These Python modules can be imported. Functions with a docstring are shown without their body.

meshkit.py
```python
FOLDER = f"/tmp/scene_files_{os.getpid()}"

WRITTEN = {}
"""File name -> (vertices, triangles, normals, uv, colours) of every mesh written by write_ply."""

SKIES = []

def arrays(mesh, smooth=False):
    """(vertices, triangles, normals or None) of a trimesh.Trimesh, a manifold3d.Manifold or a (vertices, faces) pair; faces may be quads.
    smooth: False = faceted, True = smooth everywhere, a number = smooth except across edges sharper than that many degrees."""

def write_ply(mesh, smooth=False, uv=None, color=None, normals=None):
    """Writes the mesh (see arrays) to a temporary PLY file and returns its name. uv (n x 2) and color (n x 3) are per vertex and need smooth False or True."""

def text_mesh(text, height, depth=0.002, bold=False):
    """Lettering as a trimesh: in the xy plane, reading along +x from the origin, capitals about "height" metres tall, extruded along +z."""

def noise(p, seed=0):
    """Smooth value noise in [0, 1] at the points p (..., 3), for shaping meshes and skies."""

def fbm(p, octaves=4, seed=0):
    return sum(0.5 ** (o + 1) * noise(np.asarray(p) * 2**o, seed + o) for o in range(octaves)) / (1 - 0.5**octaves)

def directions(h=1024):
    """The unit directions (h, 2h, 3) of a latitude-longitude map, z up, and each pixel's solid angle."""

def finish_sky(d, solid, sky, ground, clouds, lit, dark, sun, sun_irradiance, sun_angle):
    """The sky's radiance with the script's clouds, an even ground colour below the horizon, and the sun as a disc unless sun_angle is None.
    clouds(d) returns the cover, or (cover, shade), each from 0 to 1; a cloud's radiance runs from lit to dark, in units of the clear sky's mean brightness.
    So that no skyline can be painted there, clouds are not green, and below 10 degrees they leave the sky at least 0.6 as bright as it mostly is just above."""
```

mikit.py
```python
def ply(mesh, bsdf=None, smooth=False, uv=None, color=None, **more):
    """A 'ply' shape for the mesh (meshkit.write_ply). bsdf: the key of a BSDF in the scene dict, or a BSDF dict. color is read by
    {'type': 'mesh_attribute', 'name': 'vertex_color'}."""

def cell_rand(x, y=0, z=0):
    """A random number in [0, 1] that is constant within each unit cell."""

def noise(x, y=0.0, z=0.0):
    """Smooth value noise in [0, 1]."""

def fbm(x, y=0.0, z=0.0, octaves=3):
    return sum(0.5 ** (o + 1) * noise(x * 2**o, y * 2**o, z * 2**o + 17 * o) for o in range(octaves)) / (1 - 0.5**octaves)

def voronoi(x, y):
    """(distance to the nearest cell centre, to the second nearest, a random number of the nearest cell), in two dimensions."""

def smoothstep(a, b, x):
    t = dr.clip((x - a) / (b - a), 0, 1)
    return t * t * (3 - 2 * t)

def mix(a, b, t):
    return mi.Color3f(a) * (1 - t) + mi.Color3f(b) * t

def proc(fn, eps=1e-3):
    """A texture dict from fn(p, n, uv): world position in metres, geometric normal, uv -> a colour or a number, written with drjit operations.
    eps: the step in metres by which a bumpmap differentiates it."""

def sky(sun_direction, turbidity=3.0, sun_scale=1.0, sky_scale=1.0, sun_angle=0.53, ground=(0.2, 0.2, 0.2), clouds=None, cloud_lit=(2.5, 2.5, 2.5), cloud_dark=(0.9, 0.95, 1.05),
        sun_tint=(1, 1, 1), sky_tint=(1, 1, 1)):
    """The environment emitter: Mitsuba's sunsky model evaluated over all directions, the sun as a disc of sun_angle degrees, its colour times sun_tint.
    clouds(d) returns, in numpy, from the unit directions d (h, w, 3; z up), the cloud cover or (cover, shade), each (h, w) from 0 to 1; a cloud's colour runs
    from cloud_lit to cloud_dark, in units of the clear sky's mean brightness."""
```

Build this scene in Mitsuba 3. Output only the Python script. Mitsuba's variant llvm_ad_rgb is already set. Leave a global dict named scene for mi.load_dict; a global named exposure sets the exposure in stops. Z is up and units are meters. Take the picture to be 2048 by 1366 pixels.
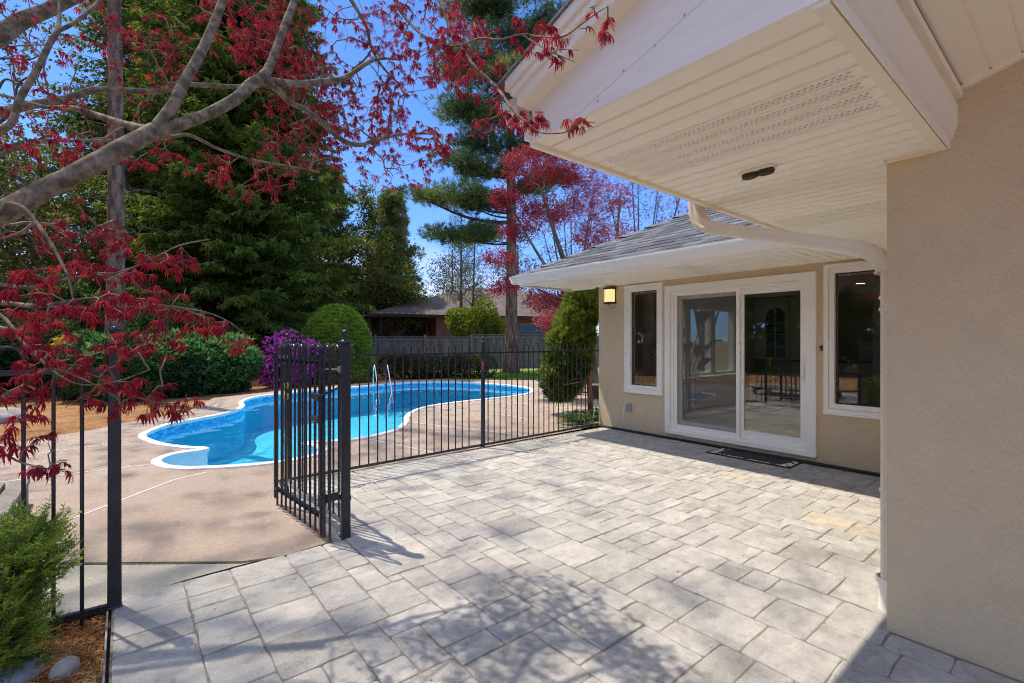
import math, random
import numpy as np, trimesh, drjit as dr, mitsuba as mi
import mikit, meshkit
from mikit import proc, noise, fbm, voronoi, cell_rand, smoothstep, mix
from shapely.geometry import Polygon, box as sbox
from shapely.ops import unary_union
T = mi.ScalarTransform4f
scene, labels = {}, {}
rs = np.random.RandomState(7)

# ------------------------------------------------------------------ camera, sky, exposure
scene['camera'] = {'type': 'perspective', 'fov': 93.87, 'fov_axis': 'x', 'near_clip': 0.05, 'far_clip': 2000.0,
    'to_world': T().look_at(origin=[0, 0, 1.4], target=[0.631, 0.776, 1.4], up=[0, 0, 1])}


def clouds(d):
    # clouds added to whiten the fill light; seed keeps most outside the view
    q = d / np.maximum(d[..., 2:3] + 0.12, 0.05) * np.array([1.0, 1.3, 0.0])
    c = meshkit.fbm(q * 0.45 + 3.1, 5, seed=28)
    return np.clip((c - 0.47) * 4.0, 0, 1) * 0.85


scene['sky'] = mikit.sky((-0.185, 0.43, 1.0), turbidity=2.5, sun_scale=0.47, sun_tint=(0.99, 1.03, 1.08), clouds=clouds, ground=(0.18, 0.16, 0.13), sky_tint=(0.43, 0.63, 0.94), cloud_lit=(2.3, 2.25, 2.2))
scene['sky']['sampling_weight'] = 24.0
exposure = 2.92


# ------------------------------------------------------------------ helpers
class B:
    """collects triangles of one mesh"""
    def __init__(s): s.v, s.f, s.n = [], [], 0
    def add(s, v, f):
        v = np.asarray(v, float).reshape(-1, 3); f = np.asarray(f, int)
        if f.shape[1] == 4: f = np.vstack([f[:, [0, 1, 2]], f[:, [0, 2, 3]]])
        s.v.append(v); s.f.append(f + s.n); s.n += len(v); return s
    def out(s): return np.vstack(s.v), np.vstack(s.f)


def box(x0, y0, z0, x1, y1, z1, b=0.0):
    if b <= 0:
        v = [[x, y, z] for z in (z0, z1) for x, y in ((x0, y0), (x1, y0), (x1, y1), (x0, y1))]
        f = [[0, 3, 2, 1], [4, 5, 6, 7], [0, 1, 5, 4], [1, 2, 6, 5], [2, 3, 7, 6], [3, 0, 4, 7]]
        f = np.array(f); return np.array(v, float), np.vstack([f[:, [0, 1, 2]], f[:, [0, 2, 3]]])
    import manifold3d
    c = np.array([[x, y, z] for i, x in ((1, x0), (-1, x1)) for j, y in ((1, y0), (-1, y1)) for k, z in ((1, z0), (-1, z1)) for x, y, z in ((x, y + j * b, z + k * b), (x + i * b, y, z + k * b), (x + i * b, y + j * b, z))])
    m = trimesh.PointCloud(c).convex_hull
    return np.array(m.vertices), np.array(m.faces)


def tube(P, r, n=6, cap=True):
    P = np.asarray(P, float); r = np.broadcast_to(np.asarray(r, float), len(P))
    t = np.gradient(P, axis=0); t /= np.linalg.norm(t, axis=1, keepdims=True) + 1e-12
    a = np.cross(t[0], [0, 0, 1.0] if abs(t[0, 2]) < 0.9 else [1.0, 0, 0]); a /= np.linalg.norm(a)
    A = np.empty_like(P)
    for i in range(len(P)):
        a = a - t[i] * (a @ t[i]); a /= np.linalg.norm(a) + 1e-12; A[i] = a
    Bn = np.cross(t, A); an = np.arange(n) * 2 * np.pi / n
    V = (P[:, None] + r[:, None, None] * (np.cos(an)[None, :, None] * A[:, None] + np.sin(an)[None, :, None] * Bn[:, None])).reshape(-1, 3)
    i = np.arange(len(P) - 1)[:, None] * n; j = np.arange(n)[None]; k = (j + 1) % n
    F = np.stack([i + j, i + k, i + n + k, i + n + j], -1).reshape(-1, 4)
    F = np.vstack([F[:, [0, 1, 2]], F[:, [0, 2, 3]]])
    if cap:
        m = len(V); V = np.vstack([V, P[:1], P[-1:]]); j = np.arange(n); k = (j + 1) % n; e = (len(P) - 1) * n
        F = np.vstack([F, np.stack([k, j, 0 * j + m], 1), np.stack([e + j, e + k, 0 * j + m + 1], 1)])
    return V, F


def sqbar(p0, p1, w, d=None):
    """straight square bar between two points (vertical or horizontal)"""
    p0, p1 = np.array(p0, float), np.array(p1, float); d = d or w
    t = (p1 - p0) / np.linalg.norm(p1 - p0)
    a = np.cross(t, [0, 0, 1.0]) if abs(t[2]) < 0.9 else np.array([1.0, 0, 0])
    a /= np.linalg.norm(a); b = np.cross(t, a)
    V = [p + a * i * w / 2 + b * j * d / 2 for p in (p0, p1) for i, j in ((-1, -1), (1, -1), (1, 1), (-1, 1))]
    f = np.array([[0, 3, 2, 1], [4, 5, 6, 7], [0, 1, 5, 4], [1, 2, 6, 5], [2, 3, 7, 6], [3, 0, 4, 7]])
    return np.array(V), np.vstack([f[:, [0, 1, 2]], f[:, [0, 2, 3]]])


def lathe(prof, c, n=16):
    prof = np.array(prof, float); an = np.arange(n) * 2 * np.pi / n
    V = np.stack([prof[:, :1] * np.cos(an) + c[0], prof[:, :1] * np.sin(an) + c[1], np.repeat(prof[:, 1:], n, 1) + c[2]], -1).reshape(-1, 3)
    i = np.arange(len(prof) - 1)[:, None] * n; j = np.arange(n)[None]; k = (j + 1) % n
    return V, np.stack([i + j, i + k, i + n + k, i + n + j], -1).reshape(-1, 4)


def flat(poly, z, up=True):
    """triangulated sheet of a shapely polygon at height z"""
    V, F = [], []; m = 0
    for g in getattr(poly, 'geoms', [poly]):
        v, f = trimesh.creation.triangulate_polygon(g, engine='earcut')
        V.append(np.c_[v, np.full(len(v), z)]); F.append(f + m); m += len(v)
    V, F = np.vstack(V), np.vstack(F)
    a = np.cross(V[F[:, 1]] - V[F[:, 0]], V[F[:, 2]] - V[F[:, 0]])[:, 2]
    F = np.where(((a > 0) == up)[:, None], F, F[:, ::-1]); return V, F


def extrude(poly, z0, z1):
    m = trimesh.util.concatenate([trimesh.creation.extrude_polygon(g, z1 - z0, engine='earcut') for g in getattr(poly, 'geoms', [poly])])
    v = np.array(m.vertices); v[:, 2] += z0
    return v, np.array(m.faces)


def extr_u(poly, u0, u1):
    """a polygon in the (v, z) plane extruded along u"""
    v, f = extrude(poly, u0, u1); return v[:, [2, 0, 1]], f


def extr_v(poly, v0, v1):
    """a polygon in the (u, z) plane extruded along v"""
    v, f = extrude(poly, v0, v1); return np.stack([v[:, 0], v[:, 2], v[:, 1]], 1), f[:, ::-1]


COUNT = {}


def key_of(name, parent=None):
    k = (parent + '__' if parent else '') + name
    c = COUNT.get(k, 0); COUNT[k] = c + 1
    return k if c == 0 else f'{k}_{c:03d}'


def put(name, mesh, bsdf, parent=None, label=None, cat=None, group=None, kind=None, smooth=False, **kw):
    k = key_of(name, parent)
    if isinstance(mesh, B): mesh = mesh.out()
    scene[k] = mikit.ply(mesh, 'surface_' + bsdf, smooth=smooth, **kw)
    d = {a: b for a, b in (('label', label), ('category', cat), ('group', group), ('kind', kind)) if b}
    if d: labels[k] = d
    return k


def thing(name, label, cat, group=None):
    k = key_of(name); labels[k] = {'label': label, 'category': cat}
    if group: labels[k]['group'] = group
    return k


def rgb(*c): return {'type': 'rgb', 'value': list(c)}


def mat(key, base, rough=0.6, two=True, **kw):
    if rough >= 0.45 and 'metallic' not in kw: kw = {'main_specular_sampling_rate': 0.15, **kw}
    b = {'type': 'principled', 'base_color': base if isinstance(base, dict) else rgb(*base), 'roughness': rough, **kw}
    scene['surface_' + key] = {'type': 'twosided', 'b': b} if two else b
    return key


def bumped(key, base, fn, scale, rough=0.8, eps=1e-3, **kw):
    scene['surface_' + key] = {'type': 'twosided', 'b': {'type': 'bumpmap', 'arbitrary': proc(fn, eps=eps), 'scale': scale,
        'b': {'type': 'principled', 'base_color': base if isinstance(base, dict) else rgb(*base), 'roughness': rough, 'main_specular_sampling_rate': 0.15, **kw}}}
    return key


VC = {'type': 'mesh_attribute', 'name': 'vertex_color'}


# ------------------------------------------------------------------ materials
def paver_col(p, n, uv):
    i, j = dr.floor(uv.x / 10), dr.floor(uv.y / 10)
    r1, r2, r3 = cell_rand(i, j, 1), cell_rand(i, j, 2), cell_rand(i, j, 3)
    c = mix((0.325, 0.318, 0.298), (0.40, 0.39, 0.365), r1)
    c = mix(c, (0.32, 0.32, 0.315), smoothstep(0.75, 1.0, r2) * 0.4)
    warm = smoothstep(0.35, 0.75, fbm(p.x * 2.3 + r3 * 9, p.y * 6.0, 3.0)) * smoothstep(0.72, 0.95, r3) * smoothstep(2.6, 4.4, p.x - 0.4 * p.y)
    c = mix(c, (0.45, 0.345, 0.215), warm * 0.6)
    g = fbm(p.x * 11, p.y * 19, 1.0, 4)
    blot = smoothstep(0.55, 0.8, fbm(p.x * 26 + 9 * r3, p.y * 26, 5.0, 3))
    c = c * (0.74 + 0.52 * g) * (1 - 0.16 * blot)
    s = noise(p.x * 260, p.y * 260, 0.0)
    c = c * (0.86 + 0.28 * s)
    pale = smoothstep(0.80, 0.9, noise(p.x * 120, p.y * 150, 7.0))
    return mix(c, (0.50, 0.47, 0.42), pale * 0.5)


bumped('paver_stone', proc(paver_col), lambda p, n, uv: 0.5 * noise(p.x * 45, p.y * 45, 1.0) + 0.3 * noise(p.x * 110, p.y * 110, 2.0) + 0.2 * noise(p.x * 260, p.y * 260, 3.0), 0.0032, 0.85)
mat('joint_sand', proc(lambda p, n, uv: mix((0.15, 0.13, 0.105), (0.28, 0.25, 0.205), fbm(p.x * 14, p.y * 14, 0.0)) * (0.7 + 0.6 * noise(p.x * 300, p.y * 300))), 0.95)


def deck_col(p, n, uv):
    c = mix((0.275, 0.22, 0.182), (0.325, 0.265, 0.22), fbm(p.x * 1.3, p.y * 1.3, 2.0))
    c = mix(c, (0.23, 0.182, 0.15), smoothstep(0.55, 0.75, fbm(p.x * 2.7 + 5, p.y * 2.7, 8.0, 4)) * 0.55)
    return c * (0.86 + 0.28 * noise(p.x * 130, p.y * 130)) * (0.92 + 0.16 * noise(p.x * 34, p.y * 34))


mat('deck_concrete', proc(deck_col), 0.9)
mat('slab_concrete', proc(lambda p, n, uv: mix((0.32, 0.305, 0.26), (0.39, 0.37, 0.32), fbm(p.x * 3, p.y * 3, 1.0, 4)) * (0.84 + 0.32 * noise(p.x * 160, p.y * 160))), 0.9)
mat('white_caulk', (0.72, 0.70, 0.68), 0.8)
mat('moss_gap', proc(lambda p, n, uv: mix((0.05, 0.04, 0.03), (0.09, 0.10, 0.035), noise(p.x * 40, p.y * 40))), 0.95)
mat('soil', proc(lambda p, n, uv: mix((0.10, 0.065, 0.04), (0.22, 0.135, 0.07), fbm(p.x * 5, p.y * 5, 0.0, 4)) * (0.6 + 0.8 * noise(p.x * 55, p.y * 55))), 0.95)
mat('straw_bed', proc(lambda p, n, uv: mix((0.12, 0.058, 0.022), (0.31, 0.16, 0.062), fbm(p.x * 3.5, p.y * 3.5, 0.0, 5)) * (0.5 + 1.0 * noise(p.x * 75, p.y * 75))), 0.95)
mat('lawn_green', proc(lambda p, n, uv: mix((0.09, 0.15, 0.025), (0.15, 0.22, 0.04), fbm(p.x * 3, p.y * 3, 0.0)) * (0.6 + 0.8 * noise(p.x * 60, p.y * 60))), 0.95)


def stucco_h(p, n, uv): return 0.6 * noise(p.x * 190, p.y * 190, p.z * 190) + 0.4 * noise(p.x * 420 + 4, p.y * 420, p.z * 420)


def stucco_col(p, n, uv):
    c = mix((0.60, 0.475, 0.32), (0.65, 0.52, 0.352), fbm(p.x * 2, p.y * 2, p.z * 2))
    return c * (0.84 + 0.32 * noise(p.x * 230, p.y * 230, p.z * 230)) * (0.93 + 0.14 * fbm(p.x * 14, p.y * 14, p.z * 9))


bumped('stucco', proc(stucco_col), stucco_h, 0.0024, 0.9)
mat('soffit_vinyl', (0.88, 0.845, 0.76), 0.55)
mat('white_trim', (0.86, 0.83, 0.77), 0.5)
mat('cream_trim', (0.82, 0.77, 0.66), 0.5)
mat('panel_white', proc(lambda p, n, uv: mix((0.82, 0.79, 0.76), (0.85, 0.82, 0.79), fbm(p.x * 3, p.y * 3, p.z * 3)) * (0.97 + 0.06 * noise(p.x * 25, p.y * 9, p.z * 40))), 0.6)
mat('downspout_cream', (0.80, 0.74, 0.62), 0.45)
mat('gutter_white', (0.80, 0.78, 0.75), 0.35)
mat('attic_dark', (0.05, 0.045, 0.04), 0.9)


def shingle_col(p, n, uv):
    i, j = dr.floor(uv.x / 10), dr.floor(uv.y / 10)
    c = mix((0.055, 0.06, 0.075), (0.13, 0.14, 0.17), cell_rand(i, j, 1))
    return c * (0.65 + 0.7 * noise(p.x * 160, p.y * 160, p.z * 160)) * (0.85 + 0.3 * noise(p.x * 12, p.y * 12))


mat('shingle', proc(shingle_col), 0.9)
mat('black_metal', proc(lambda p, n, uv: mix((0.010, 0.012, 0.020), (0.022, 0.025, 0.038), noise(p.x * 30, p.y * 30, p.z * 12))), 0.38, specular=0.55)
mat('bare_metal', (0.42, 0.41, 0.39), 0.4, metallic=0.7)
mat('rust', proc(lambda p, n, uv: mix((0.22, 0.075, 0.025), (0.42, 0.17, 0.06), noise(p.x * 60, p.y * 60, p.z * 40))), 0.9)
mat('chrome', (0.75, 0.76, 0.78), 0.18, metallic=1.0)
mat('coping_white', (0.78, 0.78, 0.79), 0.45)


def liner_col(p, n, uv):
    t = cell_rand(dr.floor(p.x * 22), dr.floor(p.y * 22), dr.floor(p.z * 22))
    band = smoothstep(-0.235, -0.228, p.z) * smoothstep(-0.035, -0.042, p.z)
    c = mix((0.02, 0.49, 0.74), (0.03, 0.55, 0.80), noise(p.x * 3, p.y * 3, p.z * 3))
    tile = mix((0.01, 0.30, 0.60), (0.14, 0.60, 0.85), t * t)
    return mix(c, tile, band)


mat('pool_liner', proc(liner_col), 0.7)
mat('step_white', proc(lambda p, n, uv: mix((0.84, 0.84, 0.83), (0.74, 0.82, 0.78), smoothstep(-0.10, -0.125, p.z + 0.02 * noise(p.x * 9, p.y * 9)) * 0.5)), 0.5)
scene['surface_water'] = {'type': 'thindielectric', 'int_ior': 1.13}
scene['surface_glass'] = {'type': 'thindielectric', 'int_ior': 1.95, 'specular_transmittance': rgb(0.56, 0.60, 0.57)}
scene['surface_insect_screen'] = {'type': 'mask', 'opacity': 0.42, 'b': {'type': 'twosided', 'b': {'type': 'diffuse', 'reflectance': rgb(0.20, 0.195, 0.19)}}}


def bark(key, a, b, sx=9, sz=2.2):
    return mat(key, proc(lambda p, n, uv: mix(a, b, smoothstep(0.3, 0.7, fbm(p.x * sx, p.y * sx, p.z * sz, 4))) * (0.65 + 0.7 * noise(p.x * sx * 5, p.y * sx * 5, p.z * sx * 1.6))), 0.9)


bark('maple_bark', (0.10, 0.08, 0.05), (0.25, 0.205, 0.145), 30, 30)
bark('pine_bark', (0.09, 0.055, 0.04), (0.27, 0.17, 0.115), 11, 2.5)
bark('grey_bark', (0.085, 0.07, 0.055), (0.20, 0.17, 0.14), 9, 2)
mat('twig_brown', (0.25, 0.18, 0.125), 0.8)
mat('twig_grey', (0.22, 0.19, 0.15), 0.8)
mat('dark_twig', (0.07, 0.05, 0.035), 0.9)


def foliage(key, trans=0.6, rough=0.55, spec=0.3):
    scene['surface_' + key] = {'type': 'principledthin', 'base_color': VC, 'roughness': rough, 'diff_trans': trans, 'eta': 1.3}
    return key


foliage('leafy', 1.0)
foliage('needles', 0.9, 0.6)
foliage('maple_leaf', 1.0, 0.4)
mat('petal', VC, 0.7)
for k_, c_ in enumerate(((0.38, 0.032, 0.055), (0.28, 0.027, 0.05), (0.47, 0.045, 0.055), (0.33, 0.038, 0.078))):
    scene[f'surface_maple_leaf_tone{k_}'] = {'type': 'principledthin', 'base_color': rgb(*c_), 'roughness': 0.38, 'diff_trans': 1.0, 'eta': 1.4}


def plank_col(p, n, uv):
    i, j = dr.floor(uv.x / 10), dr.floor(uv.y / 10)
    c = mix((0.10, 0.092, 0.08), (0.19, 0.175, 0.155), cell_rand(i, j, 1))
    return c * (0.7 + 0.6 * noise(p.x * 30, p.y * 30, p.z * 1.5))


mat('old_wood', proc(plank_col), 0.9)


def brick_col(p, n, uv):
    w = p.x * 0.928 - p.y * 0.371
    zz = p.z / 0.075
    row = dr.floor(zz)
    x = w / 0.21 + 0.5 * (row - 2 * dr.floor(row / 2))
    fx, fz = x - dr.floor(x), zz - row
    m = smoothstep(0.02, 0.06, fx) * smoothstep(0.98, 0.94, fx) * smoothstep(0.05, 0.14, fz) * smoothstep(0.98, 0.9, fz)
    return mix((0.30, 0.27, 0.24), mix((0.24, 0.085, 0.05), (0.36, 0.14, 0.08), cell_rand(dr.floor(x), row)), m)


mat('far_brick', proc(brick_col), 0.9)
mat('far_roof', proc(lambda p, n, uv: mix((0.10, 0.08, 0.07), (0.19, 0.155, 0.14), fbm(p.x * 2, p.y * 2, p.z * 2, 4)) * (0.75 + 0.5 * noise(p.x * 25, p.y * 25, p.z * 60))), 0.95)
mat('far_dark', (0.035, 0.03, 0.026), 0.8)
mat('far_grey', (0.30, 0.31, 0.32), 0.8)
mat('far_glass', (0.02, 0.022, 0.024), 0.08, specular=0.6)
mat('rock_grey', proc(lambda p, n, uv: mix((0.22, 0.20, 0.18), (0.46, 0.44, 0.41), fbm(p.x * 16, p.y * 16, p.z * 16, 5))), 0.9)
mat('rock_blue', proc(lambda p, n, uv: mix((0.16, 0.18, 0.21), (0.34, 0.36, 0.40), fbm(p.x * 20, p.y * 20, p.z * 20, 5))), 0.9)

# interior
mat('room_wall', (0.50, 0.44, 0.33), 0.8)
mat('room_ceiling', (0.62, 0.60, 0.55), 0.8)
mat('room_floor', proc(lambda p, n, uv: mix((0.24, 0.14, 0.08), (0.36, 0.22, 0.13), cell_rand(dr.floor(p.y / 0.09), dr.floor(p.x / 0.9 + 3 * cell_rand(dr.floor(p.y / 0.09))))) * (0.8 + 0.4 * noise(p.x * 6, p.y * 60))), 0.35)
mat('cabinet_cream', (0.55, 0.48, 0.36), 0.5)
mat('dark_gloss', (0.03, 0.03, 0.03), 0.25)
mat('plant_leaf', (0.03, 0.085, 0.03), 0.4)
mat('pot_white', (0.6, 0.6, 0.58), 0.4)

# ------------------------------------------------------------------ ground, pool
POOL = [(0.22,8.86),(0.27,9.21),(0.57,9.87),(1,10.25),(1.49,10.7),(1.83,11.2),(2.01,11.75),(2.08,12.34),(2.3,13.01),(2.7,13.53),(3.28,13.84),(4.43,14.29),(5.36,14.41),(7.32,14.85),(8.05,14.64),(8.86,13.98),(9.38,12.69),(9.54,11.28),(9.25,10.46),(8.58,9.79),(7.77,9.45),(6.63,9.37),(5.73,9.27),(5.05,9.08),(4.51,8.66),(4.06,8.06),(3.76,7.53),(3.42,7.08),(3.04,6.84),(2.64,6.71),(2.27,6.77),(2.03,6.87),(1.92,6.88),(1.92,6.8),(2.01,6.66),(2.02,6.42),(1.97,6.24),(1.84,6.09),(1.56,5.98),(1.3,6),(1.01,6.08),(0.71,6.23),(0.53,6.35),(0.38,6.55),(0.31,6.78),(0.3,6.9),(0.33,7.05),(0.46,7.23),(0.63,7.28),(0.75,7.29),(0.82,7.32),(0.8,7.41),(0.68,7.53),(0.51,7.81),(0.36,8.15),(0.26,8.55)]


def smooth_loop(L, k=5, it=2):
    P = np.array(L, float); n = len(P)
    out = []
    for i in range(n):   # closed Catmull-Rom
        a, b, c, d = P[i - 1], P[i], P[(i + 1) % n], P[(i + 2) % n]
        for t in np.arange(k) / k:
            out.append(0.5 * (2 * b + (c - a) * t + (2 * a - 5 * b + 4 * c - d) * t ** 2 + (3 * b - a - 3 * c + d) * t ** 3))
    return np.array(out)


loop = smooth_loop(POOL)
pool_poly = Polygon(loop).buffer(0)
pool_in = pool_poly.buffer(-0.085)
WATER = -0.115
rect = sbox(-400, -400, 400, 400)
put('ground', flat(rect.difference(pool_poly.buffer(0.04)), -0.09), 'soil', kind='structure', label='brown garden soil around the deck and the house', cat='ground')
back_bed = Polygon([(-9, 3.22), (-9, 26), (12, 26), (16, 19), (12.2, 14.3), (9, 15.6), (0, 6)]).difference(pool_poly.buffer(0.3))
put('mulch_bed', flat(back_bed, -0.05), 'straw_bed', kind='structure', label='orange pine straw bed behind the pool deck', cat='mulch')
lawn_poly = Polygon([(9.1, 15.75), (12.2, 12.8), (16, 9.5), (30, 9), (30, 15), (15, 20.2), (10, 19.0)])
put('lawn', flat(lawn_poly, -0.04), 'lawn_green', kind='structure', label='short green lawn strip behind the pool', cat='lawn')
back = [(-4.5, 7.2), (-1.79, 8.62), (-1.3, 9.44), (-0.41, 10.03), (0.09, 10.71), (0.5, 10.95), (1.05, 11.65), (1.74, 13.87), (3.5, 14.77), (5.77, 15.53), (8.2, 15.75), (9.13, 15.4), (11.53, 12.91), (15, 9.5), (15, 6.3), (8.2, 6.35), (7.2, 6.75), (6.3, 6.35), (5.78, 5.85), (5.72, 5.3), (5.72, 5.24), (1.15, 5.075), (1.15, 3.40), (0.82, 3.37), (0.59, 3.45), (-0.11, 4.0), (-0.6, 4.4), (-3.0, 5.9), (-4.5, 6.2)]
deck = Polygon(back).buffer(0).difference(pool_poly.buffer(-0.02))
put('pool_deck', flat(deck, 0.0), 'deck_concrete', kind='structure', label='pinkish tan concrete deck around the pool', cat='pool deck')
slab = Polygon([(1.14, 3.385), (0.84, 3.355), (0.575, 3.435), (-0.125, 3.98), (-0.62, 4.375), (-3.0, 5.87), (-3.0, 3.35), (-0.02, 3.35), (0.28, 3.40), (0.58, 3.41)]).buffer(0)
put('concrete_path', flat(slab, -0.004), 'slab_concrete', kind='structure', label='pale grey concrete slab between the pool deck and the pavers', cat='path')
mg = B()
for a, b in (((1.14, 3.39), (0.83, 3.362)), ((0.83, 3.362), (0.583, 3.442)), ((0.583, 3.442), (-0.118, 3.99)), ((-0.118, 3.99), (-0.61, 4.388)), ((-0.61, 4.388), (-3, 5.885))):
    mg.add(*sqbar((*a, -0.012), (*b, -0.012), 0.03, 0.02))
put('moss_gap', mg, 'moss_gap', parent='concrete_path')
cj = B()
for L in (((0.69, 6.02), (0.40, 5.90), (-0.33, 5.09), (-0.55, 4.55)), ((0.22, 6.82), (-0.95, 6.9), (-2.2, 7.2)), ((0.14, 8.60), (-1.14, 8.27), (-1.7, 8.2)), ((0.25, 9.65), (-0.26, 10.02)), ((2.72, 6.66), (3.02, 5.40), (3.05, 5.2)), ((3.85, 7.60), (4.63, 5.42), (4.7, 5.2)), ((5.14, 9.0), (5.6, 7.2), (5.7, 6.6)), ((2.0, 11.9), (1.3, 12.2)), ((6.7, 9.3), (7.3, 6.9))):
    for a, b in zip(L[:-1], L[1:]):
        cj.add(*sqbar((*a, 0.003), (*b, 0.003), 0.016, 0.004))
put('joint', cj, 'white_caulk', parent='pool_deck', kind='stuff', label='white caulked joints of the deck')

# basin: walls + floor
inner = np.array(pool_poly.buffer(-0.03).exterior.coords)[:-1]


def wallstrip(P, z0, z1):
    n = len(P); V = np.vstack([np.c_[P, np.full(n, z0)], np.c_[P, np.full(n, z1)]]); i = np.arange(n - 1)
    return V, np.stack([i, i + 1, i + n + 1, i + n], 1)


inner = inner if Polygon(inner).exterior.is_ccw else inner[::-1]
bay = (inner[:, 1] < 7.45) & (inner[:, 0] < 2.12) & (inner[:, 0] > 0.2)
bay &= ~((inner[:, 1] < 6.32) & (inner[:, 0] > 0.55) & (inner[:, 0] < 1.9))
i0 = np.where(~bay & np.roll(bay, 1))[0][0]
inner = np.roll(inner, -i0, axis=0); bay = np.roll(bay, -i0)
inner_c = np.vstack([inner, inner[:1]])
t = thing('swimming_pool', 'freeform swimming pool with blue liner and white coping', 'swimming pool')
lw, sw = B(), [B(), B()]
for i in range(len(inner)):
    (sw[int(inner[i, 0] > 1.2)] if bay[i] else lw).add(*wallstrip(inner_c[i:i + 2], -0.95, 0.0))
lw.add(*flat(Polygon(inner), -0.85))
put('liner', lw, 'pool_liner', t, smooth=40)
for q in sw: put('step_wall', q, 'step_white', t, label='white moulded wall of the step bay', smooth=40)
# coping: rounded lip
cop = B()
ring_o, ring_i = pool_poly.buffer(0.045), pool_poly.buffer(-0.075)
po = np.array(pool_poly.exterior.coords)[:-1]
nrm = np.roll(po, -1, 0) - np.roll(po, 1, 0); nrm = np.stack([nrm[:, 1], -nrm[:, 0]], 1); nrm /= np.linalg.norm(nrm, axis=1, keepdims=True)
if not Polygon(po).exterior.is_ccw: nrm = -nrm
prof = [(0.05, 0.001), (0.048, 0.016), (0.03, 0.024), (-0.03, 0.024), (-0.05, 0.016), (-0.055, 0.0), (-0.05, -0.03), (-0.03, -0.04)]
rows = np.array([np.c_[po + nrm * o, np.full(len(po), z)] for o, z in prof])
n = len(po); V = rows.reshape(-1, 3); i = np.arange(len(prof) - 1)[:, None] * n; j = np.arange(n)[None]; k = (j + 1) % n
cop.add(V, np.stack([i + j, i + k, i + n + k, i + n + j], -1).reshape(-1, 4))
put('coping', cop, 'coping_white', t, smooth=50)
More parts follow.
